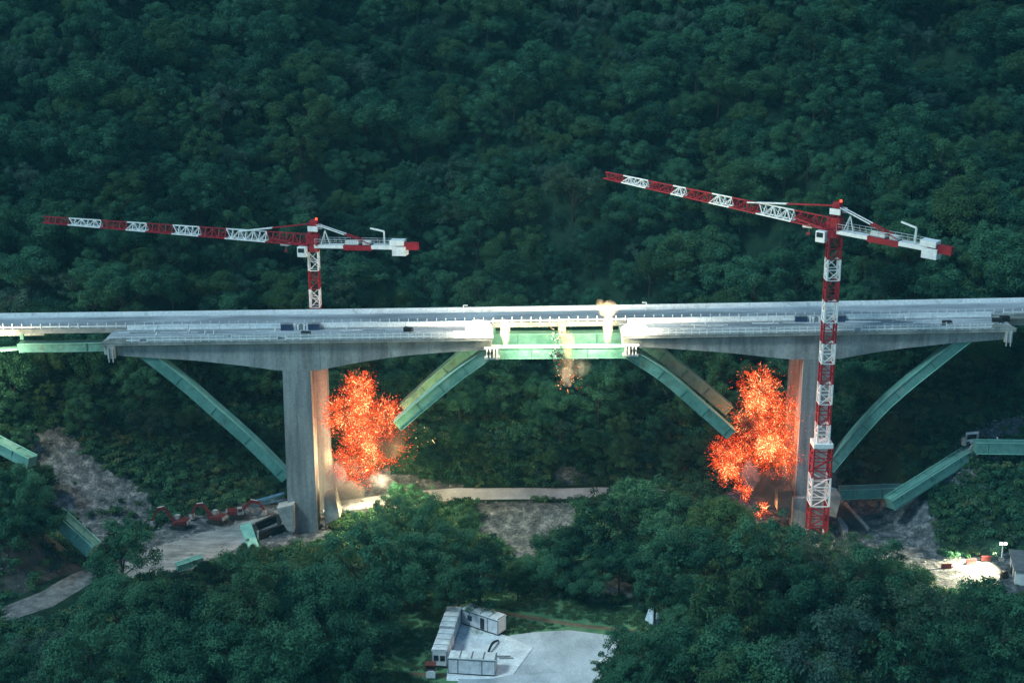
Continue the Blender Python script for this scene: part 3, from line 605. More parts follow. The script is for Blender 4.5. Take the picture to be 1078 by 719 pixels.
def crane(base, ztop, mastw, low, tip, cj_end, label, red_first, pend_t):
    root = empty('tower_crane', base, label, 'tower crane', 'red and white tower cranes', world=True)
    bx, by, bz = base
    sec = 4.1
    def mb_bands(z0):
        return lambda i, n: ('red_steel' if (int((ztop - (z0 + i * sec / 2)) / sec + (1 if red_first else 0)) % 2) else 'white_steel')
    m = MB()
    zl = low[0] if low else bz
    n = (ztop - zl)
    lattice(m, (bx, by, zl), (bx, by, ztop), mastw, mastw, sec / 2, lambda i, k: ('red_steel' if int((k - 1 - i) / 2 + (1 if red_first else 0)) % 2 else 'white_steel'), .30, .15)
    m.build('mast', root)
    if low:
        m = MB(); lattice(m, (bx, by, bz), (bx, by, zl - .6), low[1], low[1], sec / 2, lambda i, k: ('red_steel' if int((k - 1 - i) / 3) % 2 == 0 else 'white_steel'), .32, .16); 
        m.build('base_mast', root)
        m = MB(); w = low[1] / 2 + .15; m.box((bx - w, by - w, zl - .6), (bx + w, by + w, zl + .35), 'white_paint'); m.build('climbing_collar', root, .05)
        m = MB(); m.box((bx - 3, by - 3, bz - 2.5), (bx + 3, by + 3, bz - .2), 'concrete'); m.build('crane_footing', root)
    top = Vector((bx, by, ztop)); tip = Vector(tip); cj = Vector(cj_end)
    dj = (tip - top); dh = Vector((dj.x, dj.y, 0)).normalized(); sd = Vector((-dh.y, dh.x, 0))
    m = MB(); m.cyl(top, top + Vector((0, 0, .7)), mastw * .62, 'red_steel', 16); m.cyl(top + Vector((0, 0, .7)), top + Vector((0, 0, 1.5)), mastw * .55, 'red_steel', 16); m.build('slewing_ring', root)
    # tower head
    h0 = top + Vector((0, 0, 1.5)); apex = top + Vector((0, 0, 6.0)) - dh * .3
    m = MB()
    for s in (-1, 1):
        for k in (-1, 1): m.bar(h0 + sd * s * 1.0 + dh * k * 1.1, apex + sd * s * .45 + dh * k * .3, .42, 'red_steel')
        m.bar(h0 + sd * s * 1.0 + dh * 1.1 + Vector((0, 0, 1)), h0 + sd * s * .9 - dh * 1.0 + Vector((0, 0, 2.4)), .3, 'red_steel')
    T = Matrix.Translation(h0) @ Matrix.Rotation(math.atan2(dh.y, dh.x), 4, 'Z')
    m.box((-1.3, -.95, .1), (1.3, .95, 2.3), 'red_steel', T); m.build('tower_head', root)
    m = MB(); Ta = Matrix.Translation(apex) @ Matrix.Rotation(math.atan2(dh.y, dh.x), 4, 'Z'); m.box((-.75, -.7, -.5), (.75, .7, .75), 'red_steel', Ta); m.build('head_sheave', root, .1)
    m = MB(); m.cyl(apex - dh * .6 + Vector((0, 0, .75)), apex - dh * .6 + Vector((0, 0, 1.15)), .2, 'red_lamp', 8); m.build('warning_lamp', root)
    m = MB(); m.box((-1.3, -1.4, -1.5), (.9, -1.2, -.4), 'white_steel', Ta); m.build('head_platform', root); m = MB(); m.box((-1.3, 1.2, -1.5), (.9, 1.4, -.4), 'white_steel', Ta); m.build('head_platform', root)
    # cab hung beside the slewing ring, on the jib side
    cx = top + dh * 1.8 + sd * (1.3 if sd.y < 0 else -1.3)
    T = Matrix.Translation(cx) @ Matrix.Rotation(math.atan2(dh.y, dh.x), 4, 'Z')
    m = MB(); m.box((-.9, -.8, -1.0), (1.1, .8, 1.2), 'white_steel', T); cab = m.build('cab', root, .12)
    m = MB(); m.box((1.0, -.65, -.5), (1.14, .65, .95), 'glass', T); m.box((-.5, -.84, 0), (.85, -.78, .9), 'glass', T); m.box((-.5, .78, 0), (.85, .84, .9), 'glass', T); m.build('cab_window', root)
    # jib: red with white bays
    root_j = h0 + dh * 1.2 - Vector((0, 0, .1))
    whites = ((.02, 0.0), (.13, .27), (.455, .52), (.62, .685), (.80, .905))
    def jb(i, n):
        t = i / n
        return 'white_steel' if any(p <= t < q for p, q in ((.14, .285), (.40, .49), (.60, .67), (.775, .90))) else 'red_steel'
    m = MB(); lattice(m, root_j, tip, 2.0, 1.15, 1.55, jb, .24, .15, tri=True); 
    for s in (-1, 1): m.bar(root_j + sd * s * 1.0 + dh * .4 + Vector((0, 0, .05)), root_j + (tip - root_j) * .13 + sd * s * .9 + Vector((0, 0, .9)), .3, 'red_steel')
    m.build('jib', root)
    m = MB(); p = root_j + (tip - root_j) * .08; Tj = Matrix.Translation(p) @ Matrix.Rotation(math.atan2(dh.y, dh.x), 4, 'Z'); m.box((-1, -.8, -.55), (1, .8, -.15), 'white_steel', Tj); m.bar(p - Vector((0, 0, .5)), p - Vector((0, 0, 1.6)), .16, 'steel_grey'); m.box((-.3, -.3, -2.0), (.3, .3, -1.55), 'red_steel', Tj); m.build('trolley_hook', root)
    q = root_j + (tip - root_j) * pend_t + Vector((0, 0, 1.6))
    for s in (-1, 1):
        m = MB(); mid = apex + (q - apex) * .55; m.bar(apex + sd * s * .3, mid + sd * s * .3, .22, 'red_steel'); m.bar(mid + sd * s * .3, q + sd * s * .3, .22, 'white_steel'); m.build('jib_pendant', root)
    # counter jib
    dc = (cj - h0); Lc = dc.length; dc.normalize(); sc_ = dc.cross(Vector((0, 0, 1))).normalized(); vc = sc_.cross(dc)
    def seg(t0, t1, w, h, z, mat, nm, par=root, off=0):
        a = h0 + dc * (Lc * t0) + vc * z + sc_ * off; b = h0 + dc * (Lc * t1) + vc * z + sc_ * off
        q = MB(); q.bar(a, b, w, mat, h); return q.build(nm, par)
    seg(.02, .34, 1.9, .7, -.3, 'white_steel', 'counter_jib_beam'); seg(.34, .64, 1.9, 1.05, -.45, 'red_steel', 'counter_jib_panel'); seg(.64, .90, 1.9, .8, -.25, 'white_steel', 'counter_jib_beam')
    seg(.36, .50, 1.3, .8, .55, 'white_steel', 'winch_housing'); seg(.545, .62, 1.3, .8, .55, 'white_steel', 'electric_cabinet')
    m = MB()
    for s in (-1, 1):
        for i in range(0, 15):
            p = h0 + dc * (Lc * (.04 + .058 * i)) + sc_ * s * 1.05 + vc * .2; m.bar(p, p + vc * 1.1, .07, 'galv')
        a = h0 + dc * (Lc * .04) + sc_ * s * 1.05; b = h0 + dc * (Lc * .86) + sc_ * s * 1.05
        m.bar(a + vc * 1.3, b + vc * 1.3, .08, 'galv'); m.bar(a + vc * .8, b + vc * .8, .06, 'galv')
    m.build('hand_rail', root)
    seg(.84, .985, 2.2, 1.1, .75, 'white_steel', 'counterweight'); seg(.86, 1.0, 2.0, 1.9, -1.0, 'white_paint', 'counterweight'); seg(.87, 1.12, 1.2, 1.5, .0, 'red_steel', 'counterweight')
    pe = h0 + dc * (Lc * .62) + vc * .5
    for s in (-1, 1):
        m = MB(); mid = apex + (pe - apex) * .56; m.bar(apex + sc_ * s * .5, mid + sc_ * s * .6, .18, 'white_steel'); m.bar(mid + sc_ * s * .6, pe + sc_ * s * .75, .24, 'red_steel'); m.build('counter_jib_tie', root)
    # little A-frame and service hoist arm
    m = MB(); p = h0 + dc * (Lc * .10); m.bar(p + sc_ * .8, p + vc * 3 + dc * .8, .15, 'white_steel'); m.bar(p - sc_ * .8, p + vc * 3 + dc * .8, .15, 'white_steel'); m.bar(p + dc * 1.7, p + vc * 3 + dc * .8, .15, 'white_steel'); m.build('a_frame', root)
    m = MB(); p = h0 + dc * (Lc * .77); m.bar(p, p + vc * 3.0, .3, 'white_steel'); m.bar(p + vc * 3.0, p + vc * 3.6 - dc * 3.0, .3, 'white_steel'); m.build('service_hoist', root)
    return root
# taller crane, in front of the near viaduct
YC = 272.5
cb = at(859, 548, YC); ct = at(880, 243, YC); bx = (cb.x + ct.x) / 2; zb = ground(bx, YC) + .5
ztop = ct.z - 1.2
crane((bx, YC, zb), ztop, 2.3, (at(864, 466, YC).z, 3.5), at(637, 187.5, YC + 34), at(989, 262, YC - 13), 'taller red and white tower crane standing in front of the right pier', True, .34)
YC2 = 306.0
c2 = at(330, 264.5, YC2)
crane((c2.x, YC2, ground(c2.x, YC2) - .2), c2.z, 2.05, None, at(46, 234, YC2 + 14), at(428, 259, YC2 - 5.5), 'red and white tower crane rising behind the left pier and both decks', False, .25)

# ------------------------------------------------------------------ collapsed pieces, blocks and rubble
def piece(px0, px1, Y0, Y1, w, th, label, ext=0, seam=8, name='fallen_girder'):
    a = at(*px0, Y0); b = at(*px1, Y1); e = empty(name, (a + b) / 2, label, 'fallen steel', None, world=True)
    d = (b - a).normalized(); n = d.cross(Vector((0, 1, 0))).normalized()
    m = MB(); m.bar(a, b, w, 'green_steel', th, up=n if abs(d.y) < .9 else Vector((0, 0, 1))); m.build('box_girder', e)
    m = MB(); L = (b - a).length; s = 2.5; u = d.cross(Vector((0, 0, 1))).normalized(); v = u.cross(d)
    while s < L - 1: 
        c = a + d * s; m.bar(c - u * (w / 2 + .03) - v * (th / 2), c - u * (w / 2 + .03) + v * (th / 2), .14, 'green_seam', .08); m.bar(c + u * (w / 2 + .03) - v * (th / 2), c + u * (w / 2 + .03) + v * (th / 2), .14, 'green_seam', .08); m.bar(c - u * (w / 2) + v * (th / 2 + .03), c + u * (w / 2) + v * (th / 2 + .03), .14, 'green_seam', .06); s += seam
    m.build('weld_seam', e)
    m = MB()
    for s_ in (-1, 1):
        for t_ in (-1, 1): m.bar(a + u * s_ * (w / 2 + .02) + v * t_ * (th / 2 + .02), b + u * s_ * (w / 2 + .02) + v * t_ * (th / 2 + .02), .16, 'green_light', .12)
    m.build('edge_flange', e); return e
piece((-12, 462), (34, 486), 286, 281, 2.4, 2.2, 'short fallen green girder stub above the grey scree at the left edge', seam=5)
piece((58, 541), (99, 578), 264, 261, 2.6, 2.6, 'fallen green box girder lying on the earth bank beside the scree', seam=4)
hb = piece((884, 518.5), (955, 516), 284, 284, 2.4, 2.0, 'fallen horizontal green girder on the rubble right of the taller crane', seam=6)
dg = piece((936, 530), (1026, 473), 277.5, 287.5, 2.4, 2.3, 'fallen slanting green arch leg propped on the slope at right', seam=8)
yb = hit(1045, 478).y - 2.2; fb = piece((1026, 470), (1100, 471), yb, yb + .5, 2.2, 2.3, 'fallen pale green beam lying level on the slope at the right edge', seam=12)
p = at(1023, 462, 286.5); e = empty('broken_joint', p, 'twisted grey hinge frame on top of the slanting fallen leg', 'broken hinge', None, world=True)
m = MB()
for s in (-1, 1): m.bar(p + Vector((s * 1.3, 0, -1.5)), p + Vector((s * 1.1, 0, 1.2)), .35, 'steel_grey')
m.bar(p + Vector((-1.3, 0, 1.2)), p + Vector((1.3, 0, 1.4)), .4, 'galv'); m.bar(p + Vector((-1.5, 0, -.4)), p + Vector((1.4, 0, -.2)), .4, 'galv'); m.build('hinge_frame', e)
m = MB()
for i in range(16):
    q = p + Vector((random.uniform(-1, 6), random.uniform(-1, .5), random.uniform(-2.6, -.2))); m.bar(q, q + Vector((random.gauss(0, 1), random.gauss(0, .6), random.gauss(0, .7))), .22, random.choice(['galv', 'white_paint', 'steel_grey']))
m.build('torn_bars', e)
m = MB(); q = p + Vector((-1.6, 0, -.5)); m.box((q.x - .4, q.y - .4, q.z - .8), (q.x + .4, q.y + .4, q.z + .8), 'concrete_pale'); m.build('bearing_block', e)
piece((186, 597), (213, 588), 258, 260.5, 1.6, 1.2, 'pale green slab edge lying between small trees left of the site track', seam=20)

def block(pts, Y, depth, label, mat='concrete_pale', name='concrete_block', lean=0.0, cat='concrete block'):
    P = XZ(pts, Y); cx = sum(a for a, b in P) / len(P); zc = min(b for a, b in P)
    me = MB(); T = Matrix.Translation((cx, Y, zc)) @ Matrix.Rotation(lean, 4, 'X') @ Matrix.Translation((-cx, -Y, -zc))
    me.prism(P, Y, Y + depth, mat, T); o = me.build(name, None, .08); tag(o, label, cat); return o
block([(819, 518), (834, 516), (836, 540), (826, 546), (818, 537)], 279, 3.2, 'pale chipped concrete thrust block left of the right pier, beside the fireball')
block([(871, 518), (886, 523), (880, 545), (868, 541)], 274.5, 4.5, 'pale slanted concrete thrust block right of the taller crane mast')
block([(291, 535), (309, 531), (310, 560), (302, 558), (296, 547)], 276, 3, 'pale slanted concrete thrust block at the left foot of the left pier')
block([(341, 524), (352, 519), (358, 545), (342, 552)], 279, 4, 'pale concrete thrust block right of the left pier in the smoke')
block([(835, 524), (851, 524), (851, 566), (833, 566)], 276.6, 1.2, 'low concrete pedestal wall at the foot of the right pier', 'concrete_pier', 'pedestal_wall', cat='pedestal')
# concrete apron slabs and dark carriageway right of the crane
def slab_on_ground(px, mat, thick, name, label, cat, raise_=0.0, base=None):
    P = [hit(a, b) for a, b in px]; b = len(P)
    m = MB(); k = m.mi(mat); z = [p.z + raise_ for p in P]
    m.v += [(p.x, p.y, zz - .6) for p, zz in zip(P, z)] + [(p.x, p.y, zz + thick) for p, zz in zip(P, z)]
    m.f.append(tuple(range(b - 1, -1, -1))); m.f.append(tuple(range(b, 2 * b))); m.m += [k, k]
    for i in range(b): j = (i + 1) % b; m.f.append((i, j, b + j, b + i)); m.m.append(k)
    o = m.build(name); tag(o, label, cat); return o
slab_on_ground([(882, 537), (893, 533), (913, 561), (902, 571), (893, 563)], 'asphalt_dark', .5, 'asphalt_slab', 'dark fallen carriageway slab on the dirt right of the crane', 'road slab')
slab_on_ground([(881, 552), (884, 551), (892.5, 562), (892, 570), (888, 569)], 'concrete_pale', 1.4, 'kerb_block', 'pale kerb piece along the near edge of the dark slab', 'kerb piece')
slab_on_ground([(888, 534), (890, 533), (915, 560), (913, 561.5)], 'concrete_pale', .9, 'kerb_block', 'thin pale kerb piece along the far edge of the dark slab', 'kerb piece')
slab_on_ground([(872, 556), (874, 555.5), (879, 570), (876, 571)], 'concrete_pale', .6, 'kerb_block', 'narrow grey concrete strip between trees and dark slab', 'kerb piece')
slab_on_ground([(253, 557), (264, 554), (273, 579), (263, 582)], 'green_light', .9, 'steel_plate', 'pale green steel deck plate lying on the site track', 'steel plate')
# open pit lined with dark shoring beside the left pier
P = [hit(a, b) for a, b in ((268, 560), (292, 549), (298, 560), (272, 569))]
e = empty('shoring_frame', sum(P, Vector()) / 4, 'dark shoring frame around a dug pit left of the left pier', 'shoring', None, world=True)
m = MB()
for i in range(4):
    a, b = P[i], P[(i + 1) % 4]
    for h in (.4, 1.3): m.bar(a + Vector((0, 0, h)), b + Vector((0, 0, h)), .7, 'black', .8)
m.build('shoring_beam', e)
m = MB()
for a in P: m.bar(a + Vector((0, 0, -.5)), a + Vector((0, 0, 2)), .4, 'deadwood')
m.build('shoring_post', e)
# blue drill / pipe bundle behind the left thrust block
p = hit(285, 534); e = empty('pipe_bundle', p, 'bundle of blue pipes and hoses behind the left thrust block', 'pipes', None, world=True)
for i in range(7):
    m = MB(); a = p + Vector((-3 + random.uniform(-.5, .5), random.uniform(-.6, .6), .3 + .22 * i)); b = a + Vector((5.5, 1.5 + random.uniform(-.6, .6), 1.2 + random.uniform(-.4, .5))); m.cyl(a, b, .2, 'blue_paint', 8); m.build('pipe', e)
# rubble stones scattered on the bare ground
def stone_mesh():
    bm = bmesh.new(); bmesh.ops.create_icosphere(bm, subdivisions=2, radius=1)
    s = random.random() * 50
    for v in bm.verts: v.co *= 1 + .45 * noise.noise(v.co * 1.3 + Vector((s, 0, 0))); v.co.z *= .65
    me = bpy.data.meshes.new('stone'); bm.to_mesh(me); bm.free(); me.materials.append(M['rock']); return me
SM = [stone_mesh() for _ in range(5)]
def gn_scatter(name, pts, protos, label, cat):
    """one 'stuff' object: pts = (x, y, z, rot, scale, index)"""
    coll = bpy.data.collections.new(name + '_kinds')
    for i, me in enumerate(protos): o = bpy.data.objects.new('%s_kind_%02d' % (name, i), me); coll.objects.link(o)
    me = bpy.data.meshes.new(name); me.from_pydata([p[:3] for p in pts], [], [])
    for k, t, idx in (('rot', 'FLOAT', 3), ('scl', 'FLOAT', 4)):
        a = me.attributes.new(k, t, 'POINT'); a.data.foreach_set('value', [p[idx] for p in pts])
    a = me.attributes.new('idx', 'INT', 'POINT'); a.data.foreach_set('value', [p[5] for p in pts])
    o = bpy.data.objects.new(name, me); COL.objects.link(o); tag(o, label, cat, None, 'stuff')
    ng = bpy.data.node_groups.new(name, 'GeometryNodeTree')
    ng.interface.new_socket('Geometry', in_out='INPUT', socket_type='NodeSocketGeometry'); ng.interface.new_socket('Geometry', in_out='OUTPUT', socket_type='NodeSocketGeometry')
    gi = ng.nodes.new('NodeGroupInput'); go = ng.nodes.new('NodeGroupOutput')
    ci = ng.nodes.new('GeometryNodeCollectionInfo'); ci.inputs['Collection'].default_value = coll; ci.inputs['Separate Children'].default_value = True; ci.inputs['Reset Children'].default_value = True
    ip = ng.nodes.new('GeometryNodeInstanceOnPoints'); ip.inputs['Pick Instance'].default_value = True
    def na(k, t):
        n = ng.nodes.new('GeometryNodeInputNamedAttribute'); n.data_type = t; n.inputs['Name'].default_value = k; return n.outputs['Attribute']
    cx = ng.nodes.new('ShaderNodeCombineXYZ'); ng.links.new(na('rot', 'FLOAT'), cx.inputs['Z'])
    ng.links.new(gi.outputs[0], ip.inputs['Points']); ng.links.new(ci.outputs[0], ip.inputs['Instance']); ng.links.new(na('idx', 'INT'), ip.inputs['Instance Index'])
    ng.links.new(cx.outputs[0], ip.inputs['Rotation']); ng.links.new(na('scl', 'FLOAT'), ip.inputs['Scale']); ng.links.new(ip.outputs[0], go.inputs[0])
    md = o.modifiers.new('scatter', 'NODES'); md.node_group = ng; return o
def rand_in(P, n, zoff=0.0):
    xs = [p[0] for p in P]; ys = [p[1] for p in P]; out = []; g = 0
    while len(out) < n and g < n * 60:
        g += 1; x = random.uniform(min(xs), max(xs)); y = random.uniform(min(ys), max(ys))
        if inpoly(x, y, P): out.append((x, y))
    return out
pts = []
for P, n, s0, s1 in ((SCREE, 500, .06, .26), (STREAM, 160, .06, .3), (EARTHL, 90, .08, .3), (PADR, 90, .1, .45), (WORK, 160, .1, .4), (ROCKR, 160, .12, .5), (ROCKR2, 90, .12, .5), (BLAST2, 120, .1, .5), (BLAST, 80, .1, .5)):
    for x, y in rand_in(P, n): pts.append((x, y, ground(x, y) + .1, random.uniform(0, 6.28), s0 + (s1 - s0) * random.random() ** 3, random.randrange(5)))
gn_scatter('rubble', pts, SM, 'grey broken stones strewn over scree, stream bed and site ground', 'rubble')
for i, (px, py, s) in enumerate(((868, 556, .8), (937, 554, .6), (905, 547, .9), (921, 533, 1.2), (890, 530, 1.1), (788, 548, .9), (806, 556, 1.3), (815, 549, 1.1))):
    p = hit(px, py); o = bpy.data.objects.new('boulder', SM[i % 5]); COL.objects.link(o); o.location = p + Vector((0, 0, s * .3)); o.scale = (s, s * .9, s); o.rotation_euler = (0, 0, i)
    tag(o, ['grey boulder under the trees left of the dark slab', 'small dark boulder alone on the dirt pad', 'grey boulder at the top of the dark slab', 'grey boulder beneath the slanting fallen leg', 'grey boulder beside the slanted thrust block', 'grey boulder left of the low pedestal, below the small flame', 'largest grey boulder left of the low pedestal', 'grey boulder touching the chipped thrust block'][i], 'boulder')

# ------------------------------------------------------------------ excavators
def excavator(px, py, rz, label, boom_up, s=1.0):
    p = hit(px, py); e = empty('excavator', p + Vector((0, 0, .15)), label, 'excavator', 'red excavators on the site track', rz); e.scale = (.82, .82, .82)
    for sy in (-1, 1):
        m = MB(); m.prism([(-2.1, .45), (-1.7, .05), (1.7, .05), (2.1, .45), (1.7, .95), (-1.7, .95)], sy * 1.25 - .32, sy * 1.25 + .32, 'black'); m.build('track', e)
    m = MB(); m.cyl((0, 0, .8), (0, 0, 1.2), .9, 'steel_grey', 14); m.build('turntable', e)
    m = MB(); m.prism([(-2.4, 1.2), (1.5, 1.2), (1.5, 1.6), (.2, 2.1), (-2.2, 2.3), (-2.5, 1.8)], -1.35, 1.35, 'machine_red'); b = m.build('engine_house', e, .06)
    m = MB(); m.prism([(.1, 1.25), (1.7, 1.25), (1.75, 2.0), (1.3, 3.0), (.1, 3.0)], -1.4, -.35, 'steel_grey'); m.build('cab', e, .05)
    m = MB(); m.prism([(1.72, 2.02), (1.80, 2.02), (1.36, 2.95), (1.30, 2.95)], -1.32, -.43, 'glass'); m.box((.3, -1.43, 2.0), (1.35, -1.395, 2.8), 'glass'); m.build('cab_window', e)
    m = MB(); m.box((-2.75, -1.25, 1.25), (-2.42, 1.25, 2.0), 'steel_grey'); m.build('counterweight', e)
    K = [(1.2, 1.7), (3.4, 4.4 + boom_up), (5.6, 3.9 + boom_up)]; S = [(5.6, 3.9 + boom_up), (6.9, 1.4)]
    m = MB(); 
    for a, c in zip(K, K[1:]): m.bar((a[0], .25, a[1]), (c[0], .25, c[1]), .55, 'machine_red', .7)
    m.build('boom', e)
    m = MB(); m.bar((S[0][0] - .3, .25, S[0][1] + .5), (S[1][0], .25, S[1][1]), .4, 'machine_red', .55); m.build('arm', e)
    m = MB(); m.prism([(6.5, 1.5), (7.3, 1.4), (7.5, .5), (6.8, .1), (6.0, .35), (6.3, .6)], -.4, .9, 'steel_grey'); m.build('bucket', e)
    m = MB(); m.cyl((1.6, .25, 1.6), (3.0, .25, 3.6 + boom_up), .12, 'galv', 8); m.cyl((3.5, .25, 5.0 + boom_up), (5.3, .25, 4.5 + boom_up), .11, 'galv', 8); m.build('hydraulic_ram', e)
excavator(189, 556, R(172), 'red excavator with raised boom at the left end of the site track', .6)
excavator(228, 551, R(160), 'red excavator standing between two others on the site track', .0)
excavator(250, 546, R(10), 'red excavator nearest the left pier on the site track', -.4)

# ------------------------------------------------------------------ site cabins in the yard
CL, CW, CH = 7.8, 2.45, 2.75
def cabin(p, rz, label, windows_end=False, front_seams=2, door=True):
    e = empty('site_cabin', p, label, 'site cabin', 'white site cabins round the concrete pad', rz)
    m = MB(); m.box((-CL / 2, -CW / 2, .12), (CL / 2, CW / 2, CH), 'cabin_wall'); m.build('wall', e)
    m = MB(); m.box((-CL / 2 - .08, -CW / 2 - .08, CH + .002), (CL / 2 + .08, CW / 2 + .08, CH + .17), 'cabin_roof')
    for i in range(4):
        x = -CL / 2 + CL * (i + .5) / 4; 
        m.box((x - CL / 8 + .12, -CW / 2 + .1, CH + .172), (x + CL / 8 - .12, CW / 2 - .1, CH + .25), 'cabin_roof')
    m.build('roof', e)
    m = MB()
    for i in range(5):
        x = -CL / 2 + CL * i / 4; m.box((x - .09, -CW / 2 - .02, CH + .174), (x + .09, CW / 2 + .02, CH + .21), 'cabin_edge')
    m.build('roof_seam', e)
    m = MB()
    for x in [-CL / 2, CL / 2] + ([-CL / 2 + CL * .21, CL * .22] if front_seams else []):
        for y in (-1, 1): m.box((x - .07, y * CW / 2 - .05, .12), (x + .07, y * CW / 2 + .05, CH - .01), 'cabin_edge')
    m.build('corner_post', e)
    m = MB()
    for y in (-1, 1): m.box((-CL / 2 - .06, y * (CW / 2 + .02) - .04, CH - .2), (CL / 2 + .06, y * (CW / 2 + .02) + .04, CH - .03), 'cabin_edge')
    m.build('eaves_rail', e)
    m = MB(); m.box((-CL / 2, -CW / 2, -.25), (CL / 2, CW / 2, .118), 'black'); m.build('skid', e)
    if door:
        m = MB(); m.box((.1, -CW / 2 - .06, .2), (1.0, -CW / 2 - .002, 2.25), 'glass'); d = m.build('door', e); 
        m = MB(); m.box((-2.7, -CW / 2 - .05, 1.0), (-1.7, -CW / 2 - .002, 2.0), 'cabin_edge'); w = m.build('window', e); m = MB(); m.box((-2.6, -CW / 2 - .07, 1.1), (-1.8, -CW / 2 - .052, 1.9), 'glass'); m.build('pane', w)
    if windows_end:
        for k in (-1, 1):
            m = MB(); m.box((-CL / 2 - .06, k * .55 - .42, 1.0), (-CL / 2 - .002, k * .55 + .42, 2.0), 'cabin_edge'); w = m.build('window', e); m = MB(); m.box((-CL / 2 - .09, k * .55 - .34, 1.08), (-CL / 2 - .062, k * .55 + .34, 1.92), 'glass'); m.build('pane', w)
    return e
def gp(px, py): p = gz(px, py, 0.3); return Vector((p.x, p.y, max(ground(p.x, p.y) + .3, ground(p.x + 2, p.y) + .2, ground(p.x - 2, p.y) + .2)))
a = gp(462.5, 701); b = gp(480.5, 651.5); dirv = (b - a); ang = math.atan2(dirv.y, dirv.x); u = dirv.normalized()
cabin(a + u * (CL / 2), ang, 'white site cabin of the left row with twin end windows, nearest the red kiosk', True, 0, False)
cabin(a + u * (CL / 2 + CL + .55) + Vector((-.15, 0, 0)), ang, 'far white site cabin of the left row, end-on behind another', False, 0, False)
a = gp(474.5, 708); b = gp(520, 710.5); dv = b - a
cabin((a + b) / 2 + Vector((0, CW / 2, 0)), math.atan2(dv.y, dv.x), 'white site cabin closing the near side of the concrete pad', False, 1, False)
a = gp(488, 656.5); b = gp(522.5, 668); dv = b - a; ang2 = math.atan2(dv.y, dv.x); nrm = Vector((-math.sin(ang2), math.cos(ang2), 0))
cabin((a + b) / 2 + nrm * CW / 2, ang2, 'angled white site cabin with a dark door beside the dirt track', False, 1, True)
# red kiosk
p = gp(453.5, 712); e = empty('kiosk', p, 'little red kiosk with a white counter beside the end cabin', 'kiosk', None)
m = MB(); m.box((-.75, -.6, 0), (.75, .6, 1.2), 'white_paint'); m.build('counter', e); m = MB(); m.box((-.75, .4, 1.202), (.75, .6, 2.2), 'machine_red')
m.box((-.75, -.6, 1.202), (-.65, .398, 2.2), 'machine_red'); m.box((.65, -.6, 1.202), (.75, .398, 2.2), 'machine_red'); m.build('side_panel', e); m = MB(); m.box((-.9, -.75, 2.202), (.9, .75, 2.4), 'machine_red'); m.build('roof', e, .04)
# folded dark hose on the pad
p = gp(520, 682); m = MB(); prev = None
for i in range(9):
    t = i / 8; q = p + Vector((-.9 + 1.1 * t + .5 * t * t, -1.6 + 4.0 * t, .25 + .55 * math.sin(t * 3.1))); 
    if prev is not None: m.cyl(prev, q, .24 - .1 * abs(t - .5), 'black', 8)
    prev = q
tag(m.build('hose'), 'dark bent hose lying on the white concrete pad', 'hose')
for i, (dx, dy) in enumerate(((10, 0), (13, 2))):
    p = gp(520 + dx, 690 + dy); m = MB(); m.box((p.x - 1.2, p.y - .15, p.z), (p.x + 1.2, p.y + .15, p.z + .12), 'steel_grey'); tag(m.build('plank'), ['grey plank lying on the pad by the near cabin, farther of two', 'grey plank lying on the pad by the near cabin, closer of two'][i], 'plank')
# pale tarpaulin tent and a white crate pile at the edge of the trees
p = hit(688, 656); e = empty('tent', p, 'pale blue ridge tent among trees right of the dirt track', 'tent', None)
m = MB(); m.prism([(-1.0, 0), (1.0, 0), (0, 2.4)], -1.4, 1.4, 'tarp', Matrix.Rotation(.5, 4, 'Z')); m.build('canopy', e); m = MB(); m.cyl((0, 0, 0), (0, 0, 2.8), .08, 'galv', 8); m.build('pole', e)
p = hit(637, 701); e = empty('crate', p, 'white lidded crate at the right edge of the gravel yard', 'crate', None, .5)
m = MB(); m.box((-.9, -.6, 0), (.9, .6, .9), 'white_paint'); m.build('crate_body', e, .03); m = MB(); m.box((-.97, -.67, .902), (.97, .67, 1.05), 'white_steel'); m.build('lid', e, .03)

# ------------------------------------------------------------------ floodlit work area at right
p = hit(1054, 591); lampz = at(1055, 571.5, p.y).z
e = empty('floodlight_mast', p, 'tall white floodlight mast, lit, on the bright work area', 'floodlight', None)
hL = lampz - p.z
m = MB(); m.cyl((0, 0, 0), (0, 0, hL - .3), .12, 'white_steel', 8, .08); m.build('mast', e)
m = MB(); m.box((-.45, -.45, 0), (.45, .45, .7), 'steel_grey'); m.build('trailer_base', e)
for k in (-1, 1):
    m = MB(); m.box((k * .4 - .3, -.25, hL - .3), (k * .4 + .3, .05, hL + .25), 'white_steel'); q = m.build('lamp_head', e); m = MB(); m.box((k * .4 - .25, -.29, hL - .25), (k * .4 + .25, -.252, hL + .2), 'lamp_glow'); m.build('lamp_glass', q)
FLOOD = Vector((p.x, p.y - .8, lampz))
p = hit(1080, 606); e = empty('shed', p, 'pale walled shed with dark roof at the right edge', 'shed', None, R(78))
m = MB(); m.box((-4.5, -2.5, -.3), (4.5, 2.5, 2.9), 'shed_wall'); m.build('wall', e); m = MB(); m.prism([(-4.9, 2.91), (4.9, 2.91), (4.9, 3.1), (-4.9, 3.1)], -2.9, 2.9, 'shed_roof'); m.build('roof', e)
for k in (-2.2, 1.6): m = MB(); m.box((k - .5, 2.502, .0), (k + .5, 2.56, 2.1), 'cabin_edge'); m.build('door', e)
